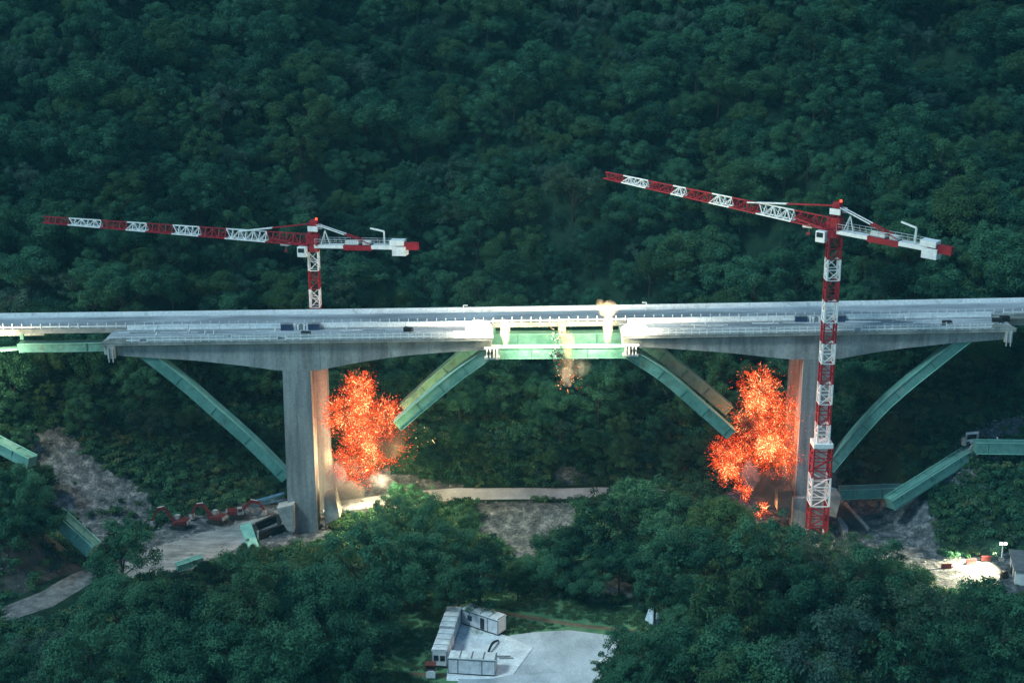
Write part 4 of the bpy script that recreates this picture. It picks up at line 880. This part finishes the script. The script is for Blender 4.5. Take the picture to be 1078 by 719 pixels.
for i, (px, py, mt, l) in enumerate(((996, 599, 'machine_red', 'red plastic barrier at the left end of the floodlit ground'), (1008, 597, 'white_paint', 'white plastic barrier on the floodlit ground beside a red one'), (1022, 594, 'machine_red', 'red plastic barrier in the middle of the floodlit ground'), (1038, 591, 'machine_red', 'red plastic barrier just left of the floodlight mast'))):
    p = hit(px, py); e = empty('plastic_barrier', p, l, 'barrier', 'plastic barriers on the floodlit ground', random.uniform(-.3, .3))
    m = MB(); m.prism([(-.3, 0), (.3, 0), (.14, .45), (.1, 1), (-.1, 1), (-.14, .45)], -1, 1, mt, Matrix.Rotation(R(90), 4, 'Z')); m.build('barrier_body', e, .03)
    m = MB(); m.box((-.8, -.4, -.02), (-.4, .4, .08), 'black'); m.box((.4, -.4, -.02), (.8, .4, .08), 'black'); m.build('foot', e)
for i, (px, py) in enumerate(((1057, 609), (1066, 604))):
    p = hit(px, py); e = empty('pallet_stack', p, ['dark pallet stack on the lit ground below the floodlight', 'dark pallet stack beside the shed wall'][i], 'pallets', None, .3 + i)
    m = MB()
    for k in range(5): m.box((-.6, -.5, k * .2), (.6, .5, k * .2 + .13), 'bark')
    m.build('pallet', e); m = MB(); m.box((-.5, -.4, 1.0), (.5, .4, 1.35), 'black'); m.build('cover', e)

# ------------------------------------------------------------------ trees
def leaf_mesh(name, clumps, rng, per_area, size, mat, attr_tint=True):
    v = []; f = []; t = []
    for (c, r, tint) in clumps:
        n = int(per_area * r * r)
        for _ in range(n):
            d = Vector((rng.gauss(0, 1), rng.gauss(0, 1), rng.gauss(0, 1)))
            if d.length < 1e-3: continue
            d.normalize()
            if d.z < -.35 and rng.random() < .75: d.z = -d.z
            rr = r * (1.12 - .62 * rng.random() ** 1.3) * (1 + .35 * noise.noise(d * 2.3 + c))
            p = c + Vector((d.x, d.y, d.z * .8)) * rr
            nrm = (d * .9 + Vector((rng.gauss(0, .5), rng.gauss(0, .5), rng.gauss(.35, .5)))).normalized()
            u = nrm.orthogonal().normalized(); w = nrm.cross(u); a = rng.random() * 6.28
            e1 = (u * math.cos(a) + w * math.sin(a)); e2 = nrm.cross(e1); s = size * rng.uniform(.6, 1.35); q = s * rng.uniform(.38, .62)
            b = len(v); k = nrm * (s * .18)
            v += [tuple(p - e1 * s - k), tuple(p + e2 * q), tuple(p + e1 * s - k), tuple(p - e2 * q)]
            f.append((b, b + 1, b + 2, b + 3)); tt = min(1, max(0, tint + rng.gauss(0, .13))); t += [tt] * 4
    me = bpy.data.meshes.new(name); me.from_pydata(v, [], f); a = me.attributes.new('tint', 'FLOAT', 'POINT'); a.data.foreach_set('value', t)
    me.materials.append(M[mat]); return me
def tree_proto(seed, Rr, H, kind):
    rng = random.Random(seed); cl = []
    n = {'round': 64, 'tall': 60, 'spread': 70, 'loose': 44}[kind]
    zc = H * .60; rz = H * .38
    if kind == 'tall': Rr *= .8; rz = H * .43; zc = H * .56
    if kind == 'spread': rz = H * .30; zc = H * .66
    lob = [(Vector((rng.gauss(0, .42) * Rr, rng.gauss(0, .42) * Rr, zc + rng.uniform(-.35, .5) * rz)), rng.uniform(.5, .75)) for _ in range(6)]
    for i in range(n):
        L, ls = rng.choice(lob)
        d = Vector((rng.gauss(0, 1), rng.gauss(0, 1), rng.gauss(.25, .9))).normalized()
        c = L + Vector((d.x * Rr * ls * .72, d.y * Rr * ls * .72, d.z * rz * ls * .95))
        q = Vector((c.x / Rr, c.y / Rr, (c.z - zc) / rz))
        if q.length > 1.05: c = Vector((c.x / q.length, c.y / q.length, zc + (c.z - zc) / q.length))
        r = Rr * rng.uniform(.10, .27) * (.85 if kind == 'loose' else 1)
        cl.append((c, r, rng.random()))
    crown = leaf_mesh('crown', cl, rng, 190 if kind != 'loose' else 130, .135 + Rr * .007, 'leaf_grey' if kind == 'loose' else 'leaf')
    m = MB(); r0 = .035 * H * .55
    m.cyl((0, 0, -.8), (.1, .05, H * .34), r0, 'bark', 9, r0 * .72); m.cyl((.1, .05, H * .34), (0, .2, H * .72), r0 * .72, 'bark', 8, r0 * .28)
    for (L, ls) in lob: m.cyl((.1, .05, H * rng.uniform(.26, .45)), L, r0 * .42, 'bark', 6, r0 * .12)
    for c, r, t in cl[::3]: 
        L = min(lob, key=lambda q: (q[0] - c).length)[0]; m.cyl(L, c, r0 * .16, 'bark', 5, r0 * .05)
    tr = m.build('trunk'); mt = tr.data; bpy.data.objects.remove(tr)
    return crown, mt, Rr, H, zc
KINDS = [('round', 6.2, 12), ('spread', 7.2, 12), ('tall', 6.4, 14.5), ('round', 5.4, 10.5), ('spread', 6.2, 10.5), ('loose', 5.8, 12), ('round', 6.8, 13.5), ('tall', 5.6, 13)]
PR = [tree_proto(100 + i, r, h, k) for i, (k, r, h) in enumerate(KINDS)]
DESC = {'round': 'rounded dark green broadleaf tree', 'spread': 'wide spreading dark green tree', 'tall': 'upright tall dark green tree', 'loose': 'greyish loose-crowned tree'}
def add_tree(x, y, s, rz, k, label, group):
    crown, trunk, Rr, H, zc = PR[k]
    e = empty('tree', (x, y, ground(x, y) - .2), label, 'tree', group, rz); e.scale = (s, s, s * random.uniform(.9, 1.1))
    for nm, me in (('trunk', trunk), ('crown', crown)):
        o = bpy.data.objects.new(nm, me); COL.objects.link(o); o.parent = e
placed = []
def zone(px, py):
    if px < 110: return 'at the lower left beside the valley road' if py > 600 else 'on the mound left of the fallen girder'
    if px < 300: return 'in the thicket below the excavators'
    if px < 430 and py < 560: return 'beside the left fireball'
    if px < 440: return 'in the thicket left of the white cabins'
    if px < 560: return 'in the grove between stream bed and cabins'
    if px < 700 and py < 640: return 'in the grove right of the stream bed'
    if px < 760: return 'in the thicket right of the gravel yard'
    if px < 880 and py < 600: return 'in the thicket below the right fireball'
    if px < 985 and py < 625: return 'below the dirt pad right of the crane'
    if py < 655 and px > 985: return 'in front of the floodlit work area'
    return 'in the wood at the lower right'
FG = [(15, 520, 34), (44, 548, 28), (6, 560, 34), (30, 505, 22), (-15, 535, 30), (128, 588, 36), (120, 632, 38), (168, 634, 40), (50, 694, 40), (218, 600, 16), (205, 646, 42), (258, 642, 44), (305, 614, 32), (322, 634, 50), (376, 640, 44), (150, 678, 50), (238, 684, 54), (330, 690, 54), (380, 696, 30), (8, 708, 40), (262, 584, 17), (95, 705, 44), (190, 710, 46), (285, 712, 48), (365, 715, 40),
      (350, 590, 38), (388, 592, 40), (400, 560, 30), (436, 556, 34), (470, 585, 38), (440, 598, 40), (490, 552, 22), (505, 600, 34), (412, 612, 30), (545, 606, 26), (482, 612, 28), (426, 520, 17), (446, 528, 15), (408, 534, 16),
      (598, 582, 36), (636, 556, 36), (618, 604, 30), (575, 606, 26), (652, 590, 34), (676, 536, 34), (720, 538, 38), (700, 576, 40), (742, 584, 44), (662, 518, 17), (768, 556, 40), (800, 580, 40), (748, 528, 20), (820, 602, 36), (848, 580, 24), (866, 592, 30), (906, 596, 32), (940, 606, 34), (925, 618, 36), (690, 618, 28), (728, 625, 34),
      (880, 636, 52), (824, 640, 50), (766, 640, 48), (712, 664, 30), (722, 700, 46), (800, 690, 60), (880, 700, 60), (955, 656, 50), (1008, 652, 32), (1042, 672, 50), (964, 708, 56), (1072, 660, 24), (1076, 630, 14), (664, 698, 32), (1030, 715, 50), (1078, 708, 40), (760, 718, 44), (958, 642, 30), (670, 722, 34), (842, 722, 40), (984, 640, 16), (846, 566, 11), (872, 570, 12), (846, 610, 24), (1026, 636, 18), (980, 668, 36)]
GREY = {8, 53, 54, 55, 66, 67}
for i, (px, py, r) in enumerate(FG):
    k = 5 if i in GREY else random.choice([0, 1, 2, 3, 4, 6, 7])
    _, _, Rr, H, zc = PR[k]
    t = 170.0; dr_ = ray(px, py)
    while t < 420:
        p0 = Vector((0, 0, CAMZ)) + dr_ * t; s = min(1.6, max(.28, (r * t / FPX) / Rr * 1.04))
        if p0.z - ground(p0.x, p0.y) <= zc * s: break
        t += .5
    add_tree(p0.x, p0.y, s, random.uniform(0, 6.28), k, DESC[KINDS[k][0]] + ' ' + zone(px, py), 'trees of the valley floor'); placed.append((p0.x, p0.y, Rr * s))
# hillside forest
hill = []
bad = [SCREE, EARTHC, ROCKR, ROCKR2, EARTHL] + HARD
cell = {}
def ok(x, y, dmin):
    cx, cy = int(x // 10), int(y // 10)
    for a in (-1, 0, 1):
        for b in (-1, 0, 1):
            for (u, w) in cell.get((cx + a, cy + b), ()):
                if (u - x) ** 2 + (w - y) ** 2 < dmin * dmin: return False
    return True
tries = 0
while tries < 42000:
    tries += 1
    x = random.uniform(-235, 235); y = random.uniform(262, 560)
    if abs(x) > .36 * y + 30: continue
    d = y - lerp_tab(FOOT, x)
    if d < 1 or (x > 70 and d < 14 and y < 300) : continue
    if -112 < x < -55 and d < 4: continue
    if y < 302 and not (-300 < x < -88 or (x > 96 and y > 292)): continue     # keep clear under the decks
    if x > 84 and y < yb + 3: continue
    if any(inpoly(x, y, P) for P in bad): continue
    if abs(x - c2.x) < 3.5 and abs(y - YC2) < 3.5: continue
    dm = 5.7 + 1.5 * noise.noise(Vector((x * .03, y * .03, 0)))
    if not ok(x, y, dm): continue
    cell.setdefault((int(x // 10), int(y // 10)), []).append((x, y))
    s = random.choice((random.uniform(.55, .8), random.uniform(.8, 1.05), random.uniform(1.0, 1.4))) * (.5 if d < 8 else .8 if d < 22 else 1.0); 
    hill.append((x, y, s, random.uniform(0, 6.28), random.choices(range(8), [3, 3, 3, 3, 3, 1, 3, 3])[0]))
tries = 0
while tries < 9000:
    tries += 1
    x = random.uniform(-225, 225); y = random.uniform(318, 560)
    if abs(x) > .36 * y + 20 or any(inpoly(x, y, P) for P in bad) or y - lerp_tab(FOOT, x) < 12: continue
    if not ok(x, y, 3.4): continue
    cell.setdefault((int(x // 10), int(y // 10)), []).append((x, y)); hill.append((x, y, random.uniform(.32, .6), random.uniform(0, 6.28), random.randrange(8)))
hill.sort(key=lambda h: h[1])
inview = [h for h in hill if abs(h[0]) < .35 * h[1] + 4]
NI = 296 - len(FG); ind = set(map(id, inview[:NI]))
for h in inview[:NI]:
    x, y, s, rz, k = h
    side = 'on the left slope beside the grey scree' if x < -62 else 'on the right slope above the fallen girders' if x > 72 else 'at the hill foot behind the piers'
    add_tree(x, y, s, rz, k, DESC[KINDS[k][0]] + ' ' + side, 'trees at the foot of the hillside')
pts = [(h[0], h[1], ground(h[0], h[1]) - .2, h[3], h[2], h[4]) for h in hill if id(h) not in ind]
JM = []
for (crown, trunk, Rr, H, zc) in PR:          # crown and trunk together for the far forest
    bm = bmesh.new(); bm.from_mesh(crown); n0 = len(bm.faces); bm.from_mesh(trunk); bm.faces.ensure_lookup_table()
    me = bpy.data.meshes.new('forest_tree'); me.materials.append(crown.materials[0]); me.materials.append(M['bark'])
    for i, f in enumerate(bm.faces): f.material_index = 0 if i < n0 else 1
    bm.to_mesh(me); bm.free(); JM.append(me)
gn_scatter('forest', pts, JM, 'dense dark forest covering the whole hillside behind the viaducts', 'forest')
# undergrowth: low bushes over slope, banks and forest edge
def bush_mesh(seed, mat, n=7, R0=1.0, size=.22):
    rng = random.Random(seed); cl = [(Vector((rng.gauss(0, .6), rng.gauss(0, .6), rng.uniform(.3, .9))), rng.uniform(.45, .8) * R0, rng.random()) for _ in range(n)]
    return leaf_mesh('bush', cl, rng, 70, size, mat)
BM_ = [bush_mesh(5, 'leaf'), bush_mesh(6, 'leaf'), bush_mesh(7, 'leaf_grey'), bush_mesh(8, 'grass')]
pts = []
for _ in range(30000):
    x = random.uniform(-130, 130); y = random.uniform(205, 330)
    if abs(x) > .36 * y + 6: continue
    if any(inpoly(x, y, P) for P in HARD): continue
    if any(inpoly(x, y, P) for P in (SCREE, EARTHC, ROCKR)) and random.random() < .94: continue
    if inpoly(x, y, EARTHL) and random.random() < .6: continue
    if inpoly(x, y, GRASS): continue
    if abs(x - bx) < 4.5 and abs(y - YC) < 4.5: continue
    pts.append((x, y, ground(x, y) - .15, random.uniform(0, 6.28), random.uniform(.5, 1.35), random.choices(range(4), [4, 4, 1, 2])[0]))
    if len(pts) > 12000: break
gn_scatter('undergrowth', pts, BM_, 'low green bushes and creepers covering the banks and slopes', 'undergrowth')
def tuft(seed):
    rng = random.Random(seed); v = []; f = []; t = []
    for _ in range(60):
        a = rng.random() * 6.28; r = rng.random() * .6; b = Vector((r * math.cos(a), r * math.sin(a), 0)); h = rng.uniform(.12, .38); w = .05; dx = rng.gauss(0, .12); dy = rng.gauss(0, .12); n = len(v); q = rng.random() * 3.14
        v += [tuple(b + Vector((math.cos(q) * w, math.sin(q) * w, 0))), tuple(b - Vector((math.cos(q) * w, math.sin(q) * w, 0))), tuple(b + Vector((dx, dy, h)))]; f.append((n, n + 1, n + 2)); c = rng.random(); t += [c] * 3
    me = bpy.data.meshes.new('tuft'); me.from_pydata(v, [], f); at_ = me.attributes.new('tint', 'FLOAT', 'POINT'); at_.data.foreach_set('value', t); me.materials.append(M['grass']); return me
TRK = [gpoly([(476, 635), (520, 639), (565, 645), (620, 654), (672, 659), (670, 668), (620, 662), (565, 653), (520, 646), (476, 642)]), gpoly([(505, 672), (600, 659), (660, 668), (625, 735), (465, 735), (470, 650)]), gpoly([(430, 705), (470, 706.5), (530, 715), (530, 727), (430, 714)])]
pts = []
for x, y in rand_in(GRASS, 3500):
    if any(inpoly(x, y, P) for P in TRK): continue
    pts.append((x, y, ground(x, y) - .02, random.uniform(0, 6.28), random.uniform(.7, 1.5) , 0))
gn_scatter('grass', pts, [tuft(3)], 'rough green grass around the site cabins', 'grass')

# ------------------------------------------------------------------ explosions
def volume_blob(name, c, r, mat, parent, rz=0):
    bm = bmesh.new(); bmesh.ops.create_icosphere(bm, subdivisions=3, radius=1.0); me = bpy.data.meshes.new(name); bm.to_mesh(me); bm.free(); me.materials.append(mat)
    o = bpy.data.objects.new(name, me); COL.objects.link(o); o.location = c; o.scale = r if isinstance(r, tuple) else (r, r, r)
    if parent is not None: o.parent = parent; o.matrix_parent_inverse = parent.matrix_basis.inverted()
    return o
FIRE = [(.34, (.30, .012, .004)), (.50, (1, .085, .018)), (.58, (1, .22, .04)), (.66, (1, .60, .18))]
def spark_mesh(lobes, parent, scale=1.0):
    v = []; f = []; h = []
    for (c, r, n, hot, fl) in lobes:
        ph = random.random() * 30
        for _ in range(int(n * scale)):
            d = Vector((random.gauss(0, 1), random.gauss(0, 1), random.gauss(0, 1))).normalized()
            k = (1 + .30 * noise.noise(d * 1.8 + Vector((ph, 0, 0))) + .14 * noise.noise(d * 5 + Vector((0, ph, 0))))
            u = random.random()
            rr = r * k * (.25 + .75 * u ** .7) if random.random() < fl else r * k * abs(random.gauss(.95, .20))
            if random.random() < .07: rr *= random.uniform(1.1, 1.6)
            p = c + d * rr
            if noise.noise(p * .55 + Vector((ph, 3, 1))) + .5 * noise.noise(p * 1.3) < random.uniform(-.16, .38): continue
            p = c + d * rr; dr = (d + Vector((random.gauss(0, .25), random.gauss(0, .25), random.gauss(0, .25)))).normalized()
            L = random.uniform(.07, .26) * (random.uniform(2, 4.5) if random.random() < .10 else 1); w = random.uniform(.04, .085)
            a = dr.orthogonal().normalized() * w; b = dr.cross(a).normalized() * w; i = len(v)
            v += [tuple(p + dr * L), tuple(p - dr * L * .4 + a), tuple(p - dr * L * .4 - a * .5 + b), tuple(p - dr * L * .4 - a * .5 - b)]
            f += [(i, i + 1, i + 2), (i, i + 2, i + 3), (i, i + 3, i + 1), (i + 1, i + 3, i + 2)]
            t = min(1, max(0, random.betavariate(1.3, 2.1) + hot * 1.0 - .25 * (rr / r - .7))); h += [t] * 4
    me = bpy.data.meshes.new('sparks'); me.from_pydata(v, [], f); a = me.attributes.new('glow', 'FLOAT', 'POINT'); a.data.foreach_set('value', h); me.materials.append(M['sparks'])
    o = bpy.data.objects.new('sparks', me); COL.objects.link(o); o['kind'] = 'stuff'; o.parent = parent; o.matrix_parent_inverse = parent.matrix_basis.inverted(); return o
PXM = 288.0 / FPX       # metres per pixel near the viaduct
def explosion(name, Y, lobes, smokes, label, loc):
    e = empty(name, at(*loc, Y), label, 'explosion', 'fireballs at the arch feet', world=True)
    sp = []
    for i, (px, py, r, n, hot, fl, fire) in enumerate(lobes):
        c = at(px, py, Y + random.uniform(-1.5, 1.5)); rr = r * PXM
        sp.append((c, rr, n, hot, fl))
        if fire: volume_blob('flame', c, rr * 1.12, mat_volume('flame_volume', .07, (.08, .05, .04), 2.4, i * 7.7 + loc[0], .30, .40, 1.9, FIRE, fire * .17), e)
    spark_mesh(sp, e, 3.6)
    for i, (px, py, r, dens, col, dy) in enumerate(smokes):
        volume_blob('smoke', at(px, py, Y + dy), r * PXM if not isinstance(r, tuple) else tuple(q * PXM for q in r), mat_volume('smoke_volume', dens, col, 1.7, i * 3.3 + loc[1], .16, .35, 1.5), e)
    return e
explosion('explosion', 281.5, [(378, 407, 17, 1100, .05, .6, .5), (380, 424, 13, 700, .22, .7, 2.6), (363, 438, 22, 2000, .04, .5, .55), (407, 440, 20, 1600, .06, .5, .5), (385, 450, 22, 1300, .08, .6, .7), (390, 470, 12, 800, .22, .8, 2.8), (368, 489, 20, 1700, -.04, .5, .4), (392, 486, 14, 700, .06, .6, .6), (374, 462, 17, 1000, -.02, .6, .3), (402, 456, 15, 800, -.02, .6, .3), (376, 418, 19, 700, -.05, .4, .2), (408, 470, 22, 700, -.05, .4, .08), (382, 506, 11, 300, -.05, .5, .2)],
          [(408, 462, 24, .40, (.05, .042, .045), 0), (352, 503, (15, 13, 20), .5, (.24, .24, .30), -1), (400, 506, (17, 14, 11), .14, (.16, .15, .17), 1), (362, 520, (24, 18, 18), .40, (.16, .17, .18), -4), (346, 490, (6, 7, 24), .35, (.70, .60, .46), 3), (424, 446, 17, .40, (.04, .036, .04), 1)], 'orange fireball of sparks between the left pier and the cut arch leg', (382, 500))
explosion('explosion', 281.0, [(800, 410, 22, 1900, .05, .5, .4), (797, 426, 13, 700, .20, .7, 2.4), (824, 440, 23, 2200, .0, .4, .4), (792, 446, 24, 1500, .02, .35, .45), (810, 470, 17, 1300, .20, .65, 3.0), (818, 478, 26, 1500, .02, .5, .5), (834, 480, 16, 700, -.02, .5, .3), (774, 486, 23, 2600, .0, .5, .35), (768, 494, 11, 700, .15, .7, 1.6), (760, 474, 14, 700, -.05, .5, 0), (783, 518, 10, 450, -.02, .6, .4), (803, 537, 8, 380, .14, .7, .8)],
          [(790, 500, (12, 12, 18), .5, (.30, .31, .36), -5), (814, 514, (26, 20, 24), .45, (.12, .12, .125), -4), (784, 446, 11, .45, (.03, .02, .02), -6), (790, 452, 14, .3, (.06, .03, .03), 0), (758, 470, 18, .18, (.06, .055, .06), 2), (828, 528, 16, .25, (.22, .22, .22), 1)], 'orange fireball of sparks left of the right pier under the deck', (800, 520))
# detonation on the crown: sparks and falling dust
e = empty('detonation', at(595, 360, YN + 3), 'burst of dust and sparks dropping through the middle of the arch crown', 'explosion', None, world=True)
spark_mesh([(at(594, 380, YN + 2), 3.0, 160, .3, .8), (at(597, 398, YN + 2), 3.2, 130, .2, .8), (at(592, 352, YN + 2), 2.6, 120, .35, .8), (at(440, 450, YN + 4), 6, 60, .3, .9)], e)
for (px, py, r, d, c) in ((598, 368, (8, 7, 24), .7, (.80, .62, .46)), (597, 396, (8, 8, 14), .6, (.55, .47, .42)), (592, 348, (5, 5, 12), .7, (.85, .75, .6)), (612, 388, (4, 4, 11), .4, (.5, .46, .44)), (602, 384, (24, 9, 18), .09, (.62, .58, .52))):
    volume_blob('dust', at(px, py, YN + 2), tuple(q * PXM for q in r), mat_volume('dust_volume', d, c, 2.2, px * .1, .16, .35, 1.4), e)
m = MB()
for i in range(70):
    q = at(random.gauss(587, 3.6), random.choice((random.gauss(355, 4), random.gauss(372, 5))), YN + 1.2 + random.uniform(-.5, 1)); s = random.uniform(.07, .30); T = Matrix.Translation(q) @ Matrix.Rotation(random.random() * 6, 4, Vector((random.random(), random.random(), random.random() + .1)))
    m.box((-s, -s * .5, -s * .7), (s, s * .5, s * .7), random.choice(['green_seam', 'black', 'black', 'steel_grey']), T)
m.build('debris', e)['kind'] = 'stuff'
# dust plumes
for (lab, parts) in (('tall beige dust plume shooting up at the right end of the gap', [(640, 325, (12, 10, 10), .5, (.80, .62, .48)), (640, 345, (6, 6, 20), 1.0, (.92, .82, .66)), (632, 320, (5, 5, 6), .25, (.8, .64, .5))]), ('small whitish dust plume at the left end of the gap', [(532, 350, (6, 6, 17), .9, (.92, .86, .74))])):
    px, py = parts[0][:2]; e = empty('dust_plume', at(px, 362, YN + 3), lab, 'dust plume', 'dust plumes over the gap', world=True)
    for (px, py, r, d, c) in parts: volume_blob('dust', at(px, py, YN + 3.2), tuple(q * PXM for q in r), mat_volume('dust_volume', d, c, 2.0, px * .3, .16, .35, 1.3), e)
# thin dust trails under the crown at right
for i, (px, py, l) in enumerate(((632, 386, 7), (651, 383, 6), (668, 390, 7), (690, 402, 8), (700, 412, 8))):
    o = volume_blob('dust_trail', at(px, py, YN + 3), (1.2 * PXM, 1.2 * PXM, l * PXM), mat_volume('trail_volume', .25, (.6, .6, .6), 2, i, .16, .4, 1.2), None); o.rotation_euler = (0, R(-8 * i), 0)
    tag(o, ['thin grey dust trail hanging below the crown, leftmost of five', 'thin grey dust trail hanging below the crown, second of five', 'thin grey dust trail just under the right hinge, third of five', 'thin slanted dust trail beside the right arch leg, fourth of five', 'thin slanted dust trail beside the right arch leg, rightmost of five'][i], 'dust trail', 'dust trails under the crown')
# white detonation flashes on the two cut deck ends
FL = [(at(504, 346, YN + 1.5), (15, 9, 10), 'white detonation flash on the cut end of the left deck section'), (at(668, 347, YN + 1.5), (16, 9, 7), 'white detonation flash on the cut end of the right deck section')]
for c, r, l in FL:
    e = empty('detonation_flash', c, l, 'explosion', 'white flashes on the cut deck ends', world=True)
    volume_blob('flash', c, tuple(q * PXM for q in r), mat_volume('flash_volume', .25, (.9, .9, .85), 1.2, c.x, .10, .5, .9, [(.3, (1, .92, .74)), (.7, (1, .97, .88))], 34.0), e)

# ------------------------------------------------------------------ light
HAZE = .00011
def point(name, loc, col, w, r=1.0):
    l = bpy.data.lights.new(name, 'POINT'); l.color = col; l.energy = w; l.shadow_soft_size = r; o = bpy.data.objects.new(name, l); COL.objects.link(o); o.location = loc; return o
K = 1.0
point('fire_light', at(384, 448, 281.5), (1, .30, .14), 26000 * K, 3.5); point('fire_light', at(378, 490, 281), (1, .55, .25), 14000 * K, 2.0)
point('fire_light', at(806, 455, 281), (1, .28, .12), 26000 * K, 3.5); point('fire_light', at(803, 532, 279.5), (1, .4, .15), 1500 * K, 1)
point('ground_flash', at(430, 486, 277), (1, .84, .34), 24000 * K, 1.5); point('ground_flash', at(400, 506, 285), (1, .86, .5), 16000 * K, 1.0); point('ground_flash', at(349, 480, 283.3), (1, .80, .5), 1500 * K, 1)
for c, r, l in FL: point('flash_light', c + Vector((0, -2.2, 1.6)), (1, .90, .66), 8000 * K, 1.2)
point('flash_light', at(560, 350, YN - 1), (1, .90, .50), 13000 * K, .8); point('flash_light', at(625, 350, YN - 1), (1, .88, .48), 13000 * K, .8)
point('work_lamp', at(-25, 372, YF - 4), (1, .88, .55), 20000 * K, .5)
s = bpy.data.lights.new('floodlight', 'SPOT'); s.energy = 170000; s.color = (1, .84, .52); s.spot_size = R(105); s.spot_blend = 1.0; s.shadow_soft_size = .6
so = bpy.data.objects.new('floodlight', s); COL.objects.link(so); so.location = FLOOD; so.rotation_euler = (hit(998, 604) + Vector((0, 0, .5)) - FLOOD).to_track_quat('-Z', 'Y').to_euler()
w = bpy.data.worlds.new('World'); sc.world = w; w.use_nodes = True; nt = w.node_tree; bg = nt.nodes['Background']
sky = nt.nodes.new('ShaderNodeTexSky'); sky.sky_type = 'NISHITA'; sky.sun_disc = False
SUN_EL, SUN_AZ = 50.0, 238.0
sky.sun_elevation = R(SUN_EL); sky.sun_rotation = R(SUN_AZ); sky.air_density = 1.2; sky.ozone_density = 4; sky.dust_density = .5
nt.links.new(mixc(nt, 1.0, sky.outputs[0], (.60, .98, 1.02), 'MULTIPLY'), bg.inputs['Color']); bg.inputs['Strength'].default_value = .098
sl = bpy.data.lights.new('sun', 'SUN'); sl.energy = 2.0; sl.angle = R(11); sl.color = (.70, .97, 1.0)
su = bpy.data.objects.new('sun', sl); COL.objects.link(su)
az = R(SUN_AZ); dvec = Vector((math.sin(az) * math.cos(R(SUN_EL)), math.cos(az) * math.cos(R(SUN_EL)), math.sin(R(SUN_EL))))
su.rotation_euler = dvec.to_track_quat('Z', 'Y').to_euler(); su.location = (0, 0, 300)

hm = MB(); M['haze_air'], hnt, hout = nodes('haze_air')
pv = N(hnt, 'ShaderNodeVolumePrincipled'); pv.inputs['Density'].default_value = HAZE; pv.inputs['Color'].default_value = (.26, .80, 1.0, 1); hnt.links.new(pv.outputs[0], hout.inputs['Volume'])
hm.box((-330, -30, -45), (330, 650, 260), 'haze_air'); tag(hm.build('haze'), 'thin bluish dusk haze filling the valley', 'haze', None, 'stuff')
for o in bpy.data.objects:
    if 'world' in o.keys(): del o['world']
vs = sc.view_settings; vs.view_transform = 'Standard'; vs.look = 'None'; vs.gamma = 1; vs.exposure = .22; vs.use_curve_mapping = False
c = sc.cycles; c.use_denoising = True; c.max_bounces = 5; c.diffuse_bounces = 2; c.glossy_bounces = 2; c.transparent_max_bounces = 8; c.volume_bounces = 1; c.volume_step_rate = 1.0; c.volume_max_steps = 128; c.sample_clamp_indirect = 4
